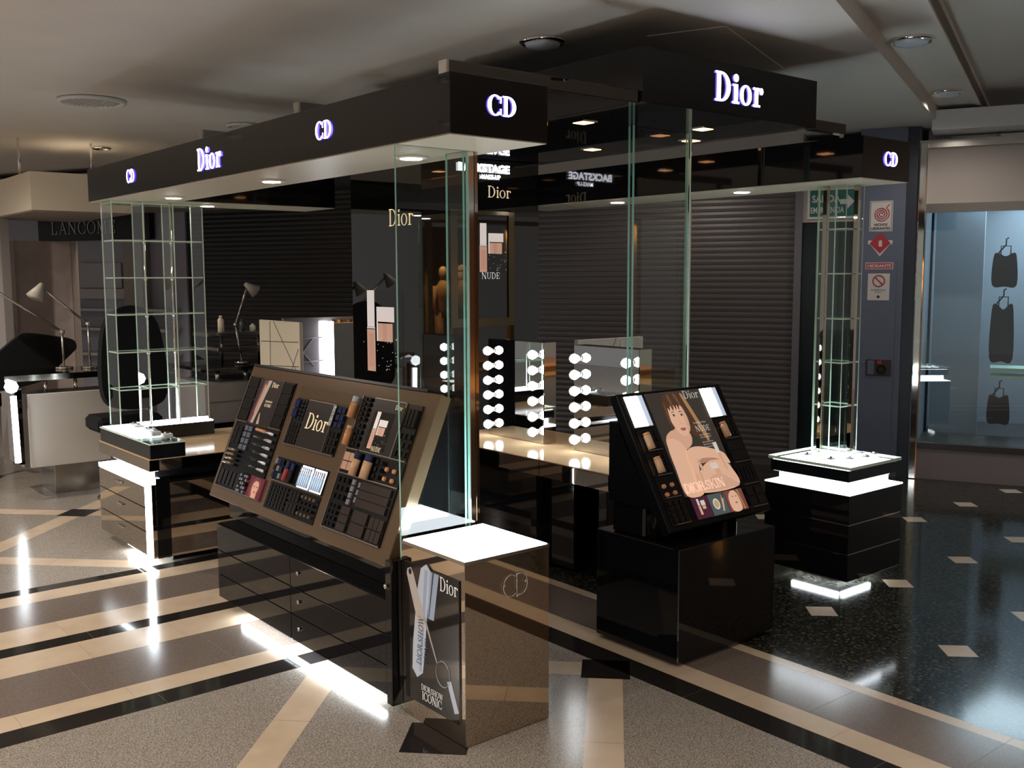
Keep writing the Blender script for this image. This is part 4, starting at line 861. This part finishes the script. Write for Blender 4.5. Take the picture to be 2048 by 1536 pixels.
glass('glass_wall', TA, TA+.008, TB, TB+TW, .674, ZC, gr, EDGEL); glass('glass_wall', TA+TW-.008, TA+TW, TB, TB+TW, .674, ZC, gr, EDGEL); glass('glass_wall', TA+.009, TA+TW-.009, TB+TW-.008, TB+TW, .674, ZC, gr, EDGEL)
for z in (.95, 1.19, 1.43, 1.675, 1.915): glass('glass_shelf', TA+.010, TA+TW-.010, TB, TB+TW-.010, z, z+.008, gr, EDGEL)
box('mirror_post', TA-.004, TA+.022, TB+TW-.06, TB+TW-.035, .674, ZC, MIRB, gr, b=.001); box('mirror_post', TA+.07, TA+.095, TB-.028, TB-.003, .674, ZC, MIRB, gr, b=.001)
rnd = random.Random(5)
for k, (x, y) in enumerate(((2.68, .30), (2.70, .46), (2.76, .24), (2.88, .22), (3.0, .24), (2.96, .30))):
    t_ = thing('perfume_bottle', 'tiny clear bottle among several on the glowing glass slab', 'bottle', (x, y, .672), 'tiny clear bottles on the right glass slab')
    box('bottle', x-.022, x+.022, y-.02, y+.02, .673, .692, M('perfume_glass', (.8, .88, .9), .08, 0, .8), t_, b=.005); box('stopper', x-.008, x+.008, y-.008, y+.008, .692, .70, MIRC, t_, b=.002)

# ================================================================== NEIGHBOURING ISLANDS
# cream screen with crossing lines, mirror and lit tube
sc_ = thing('vanity_screen', 'cream folding screen with crossing dark lines and mirror beside lit column', 'screen', (1.6, 4.5, 0))
box('screen_side', 1.60, 1.63, 4.28, 4.98, .55, 1.325, CREAMW, sc_, b=.002)
LINEM = M('dark_line_print', (.10, .085, .08), .5)
FS = Fr((1.60, 0, 0), (0, -1, 0), (0, 0, 1))
for a, b in (((-4.95, .95), (-4.30, .98)), ((-4.95, 1.15), (-4.30, 1.17)), ((-4.80, .6), (-4.78, 1.32)), ((-4.72, 1.32), (-4.30, .9)), ((-4.30, 1.12), (-4.60, .7))): tube('line', [FS.p(*a, .001), FS.p(*b, .001)], .003, LINEM, sc_, 4)
FS2 = Fr((0, 4.62, 0), (1, 0, 0), (0, 0, 1))
box('screen_back', 1.64, 2.36, 4.62, 4.66, .55, 1.345, M('screen_silver_grey', (.34, .33, .35), .15, .6), sc_, b=.002)
for a, b in (((1.64, 1.25), (1.90, .95)), ((1.66, 1.17), (1.98, 1.18)), ((1.64, .98), (1.98, .99)), ((1.64, .88), (1.90, 1.18)), ((1.76, .6), (1.64, .9))): tube('line', [FS2.p(*a, .003), FS2.p(*b, .003)], .005, LINEM, sc_, 4)
box('screen_mirror', 2.07, 2.34, 4.615, 4.619, .6, 1.32, MIR, sc_)
tube('lit_column', [(2.02, 4.57, .6), (2.02, 4.57, 1.31)], .036, M('lit_column', (1, 1, 1), .3, emit=(.92, .94, 1.0), es=7), sc_, 14)
# second cream piece seen beyond the nearer vanity mirror
s2 = thing('vanity_screen', 'pale panel with a slanting line beyond the nearer vanity mirror', 'screen', (3.4, 2.6, 0))
box('panel', 3.05, 3.75, 2.70, 2.74, .0, 1.20, WHITE, s2, b=.003)
FS3 = Fr((0, 2.70, 0), (1, 0, 0), (0, 0, 1)); tube('line', [FS3.p(3.25, .8, .002), FS3.p(3.45, 1.2, .002)], .004, LINEM, s2, 4)
FS3.prism('facet', [(3.42, .8), (3.50, 1.19), (3.70, .8)], .0, .01, M('panel_white', (.8, .78, .75), .3), s2)
box('foot', 3.05, 3.75, 2.66, 2.78, 0, .05, BLACK2, s2)

# white treatment island at the far left
il = thing('treatment_island', 'white fronted treatment island with steel plinth at far left', 'counter', (.3, 5.6, 0))
box('steel_base', .09, .62, 5.47, 5.85, 0, .26, STEEL, il, b=.003)
box('front_panel', -.10, .60, 5.36, 5.40, .24, .80, WHITE, il, b=.003); box('side_panel', -.14, -.10, 5.40, 5.85, .24, .80, M('grey_laminate', (.20, .19, .19), .4), il)
box('island_body', -.09, .62, 5.41, 5.85, .26, .78, M('grey_laminate', (.20, .19, .19), .4), il)
for x in (0.05, .27, .50): glint_post('standoff', x, 5.45, .78, .90, .014, il)
pts = [(-.25, 5.38), (.60, 5.36), (.62, 5.9), (-.2, 5.9)]
mesh('worktop', [(x, y, .90) for x, y in pts]+[(x, y, .945) for x, y in pts], BF, M('worktop_mirror', (.35, .33, .30), .08, 1), il)
lathe('lamp_globe', [(.001, -.05), (.035, -.035), (.05, 0), (.035, .035), (.001, .05)], (-.22, 5.32, .87), M('globe_lit', (1, 1, 1), .3, emit=(.92, .94, 1), es=6), il, 16)
tube('light_bar', [(-.20, 5.32, .30), (-.21, 5.32, .80)], .022, GLOW2, il, 10)
box('end_glass', -.19, -.15, 5.33, 5.37, .28, .85, MIRD, il)
ch = thing('treatment_chair', 'large black tilted treatment chair back behind the white island', 'chair', (-.2, 6.4, 0))
FC = Fr((.02, 6.07, 0), (1, 0, 0), (0, .12, 1))
FC.prism('backrest', smoothpts([(-.36, .92), (-.2, 1.02), (-.08, 1.11), (.03, 1.20), (.10, 1.23), (.32, 1.195), (.46, 1.16), (.485, 1.09), (.44, 1.04), (.33, .94), (.24, .85), (.10, .80), (-.16, .76), (-.34, .78)], 3), -.14, 0, BLACKF, ch)
box('seat', -.75, -.05, 6.4, 7.0, .58, .74, BLACKF, ch, b=.03); glint_post('column', -.36, 6.6, .05, .58, .04, ch); box('foot_plate', -.62, -.10, 6.4, 6.8, 0, .05, STEEL, ch, b=.01)
tube('arm_rest', [(-.36, 6.3, .10), (-.36, 6.3, .62), (-.30, 6.35, .72)], .02, MIRC, ch)
c2 = thing('salon_chair', 'black salon chair with rounded back behind the left glass tower', 'chair', (.49, 4.95, 0))
FC2 = Fr((.54, 4.80, 0), (1, 0, 0), (0, .08, 1))
FC2.prism('backrest', smoothpts([(-.235, .80), (-.235, 1.12), (-.17, 1.38), (0, 1.47), (.17, 1.38), (.235, 1.12), (.235, .80), (.12, .70), (-.12, .70)], 4), -.09, 0, BLACKF, c2)
box('seat', .25, .73, 4.84, 5.20, .52, .64, BLACKF, c2, b=.03); glint_post('column', .49, 5.0, .04, .52, .035, c2); lathe('foot_disc', [(.22, 0), (.22, .015), (.05, .04)], (.49, 5.0, 0), STEEL, c2, 24)
def lamp_arm(pts, hd, label, root_name='desk_lamp', sc=1.0, rest=None):
    t_ = thing(root_name, label, 'lamp', (pts[0][0], pts[0][1], rest if rest is not None else pts[0][2]))
    lathe('base', [(.07*sc, pts[0][2]), (.07*sc, pts[0][2]+.015), (.02*sc, pts[0][2]+.02)], (pts[0][0], pts[0][1], 0), MIRC, t_, 16)
    for a, b in zip(pts, pts[1:]): tube('arm', [a, b], .010*sc, STEEL, t_, 8)
    for p in pts[1:-1]: lathe('joint', [(.001, -.02*sc), (.02*sc, -.015*sc), (.02*sc, .015*sc), (.001, .02*sc)], p, MIRC, t_, 10)
    e = pts[-1]; d = Vector(hd).normalized()
    tube('lamp_shade', [Vector(e)-d*.03*sc, Vector(e), Vector(e)+d*.10*sc], [.018*sc, .028*sc, .066*sc], M('shade_beige', (.42, .38, .32), .5), t_, 14)
    return t_
lamp_arm([(.46, 5.70, .945), (.46, 5.70, 1.30), (.14, 5.80, 1.60)], (-.5, -.2, -.8), 'angled desk lamp with pale shade behind the black chair', sc=1.0)
lamp_arm([(.28, 5.78, .945), (.28, 5.78, 1.24), (-.30, 5.95, 1.68)], (-.6, -.1, -.8), 'leftmost desk lamp with long slanting chrome arm', sc=1.0)
lamp_arm([(1.63, 5.4, .935), (1.58, 5.4, 1.27), (1.71, 5.42, 1.60)], (.75, -.1, -.55), 'slender desk lamp in front of the black shutter', sc=.9)
# middle island behind the glass tower
i2 = thing('storage_island', 'grey white drawer island with stacked trays left of the cream screen', 'counter', (1.57, 5.4, 0))
box('drawer_body', 1.23, 1.95, 5.25, 5.9, .46, .80, M('grey_white_laminate', (.34, .32, .32), .4), i2, b=.003)
for za, zb in ((.47, .63), (.64, .79)): box('drawer', 1.222, 1.95, 5.236, 5.25, za, zb, M('grey_white_laminate', (.34, .32, .32), .4), i2, b=.002)
box('dark_base', 1.3, 1.92, 5.3, 5.9, 0, .46, BLACK2, i2)
for x in (1.37, 1.62): glint_post('standoff', x, 5.32, .80, .90, .02, i2)
box('worktop', 1.18, 2.05, 5.2, 5.95, .90, .93, BLACK, i2, b=.004)
for k, z in enumerate((1.03, 1.16)): box('stacked_tray', 1.50-.09*k, 2.05, 5.6, 5.92, z, z+.035, STEEL, i2, b=.004)
for x in (1.60, 1.95): glint_post('tray_post', x, 5.75, .93, 1.16, .012, i2)
for k, (x, h, m_) in enumerate(((1.60, .14, CREAMW), (1.80, .10, M('bottle_dark', (.05, .05, .06), .3)), (1.90, .06, WHITE))):
    t_ = thing('bottle', ('tall beige', 'dark', 'short white')[k]+' cosmetic bottle on the top tray of the storage island', 'bottle', (x, 5.75, 1.195)); lathe('bottle', [(.028, 1.196), (.028, 1.196+h*.75), (.014, 1.196+h*.85)], (x, 5.75, 0), m_, t_, 12); lathe('cap', [(.015, 1.196+h*.85), (.015, 1.196+h)], (x, 5.75, 0), m_, t_, 10)
# far left wall of the neighbouring brand
WL = WF
bw = WF.box('wall_left', -11.6, -8.30, 0, 2.8, -.12, -.02, GREYW); tag(bw, kind='structure')
sgn = thing('brand_sign', 'long dark sign board with silver letters on the far left wall', 'sign', WF.p(-9.7, 2.12, 0))
WF.box('sign_board', -10.6, -8.75, 2.12, 2.42, .0, .08, BLACK2, sgn, b=.004)
serif('sign_letters', 'LANCOME', WF, -10.35, 2.20, .15, M('letter_grey', (.5, .5, .5), .4), sgn, .08, .04, .081, .09, .12)
WF.box('wall_niche', -10.0, -9.3, 1.55, 1.85, -.02, .01, M('niche_print', (.30, .29, .33), .4), bw); WF.box('wall_niche', -10.0, -9.0, 1.42, 1.54, -.02, .05, M('niche_shelf', (.36, .34, .35), .4), bw)
for z in (.75, 1.05, 1.28): WF.box('wall_shelf', -10.4, -8.4, z, z+.03, -.02, .25, M('niche_shelf', (.36, .34, .35), .4), bw)
WF.box('wall_column', -9.15, -8.85, 0, 2.12, -.02, .12, M('column_taupe', (.25, .22, .21), .5), bw)
WF.box('ceiling_soffit', -11.6, -7.2, 2.42, 2.80, -.02, .9, M('soffit_taupe', (.30, .25, .22), .6), bw)
pb = thing('poster_board', 'tall pale veined board standing at the far left', 'board', (.45, 7.4, 0))
FB = Fr((.37, 7.55, 0), (.92, -.05, 0), (0, 0, 1))
FB.box('board', 0, .50, .0, 2.02, -.04, 0, M('veined_board', (.44, .36, .33), .35, noise=(4, (.52, .44, .41), .45, .6)), pb, b=.004)
FB.box('board_edge', .50, .56, .0, 2.02, -.05, .01, M('board_edge', (.40, .33, .28), .3, .3), pb); FB.box('board_edge', -.05, .0, .0, 2.02, -.05, .01, M('board_edge', (.40, .33, .28), .3, .3), pb)
wb = thing('white_canopy_box', 'plain cream box canopy hanging at the upper left', 'canopy', (.2, 6.6, 2.3))
mesh('canopy_body', bv(.155, .95, 6.0, 7.5, 2.215, 2.52), BF, CREAMW, wb); mesh('canopy_soffit', bv(.165, .94, 6.01, 7.49, 2.205, 2.215), BF, M('soffit_taupe', (.30, .25, .22), .6), wb)
for x in (.25, .85): glint_post('hanger', x, 6.7, 2.52, 2.86, .01, wb)
box('canopy_pier', .16, .23, 7.1, 7.45, 0, 2.21, M('column_taupe', (.25, .22, .21), .5), wb)
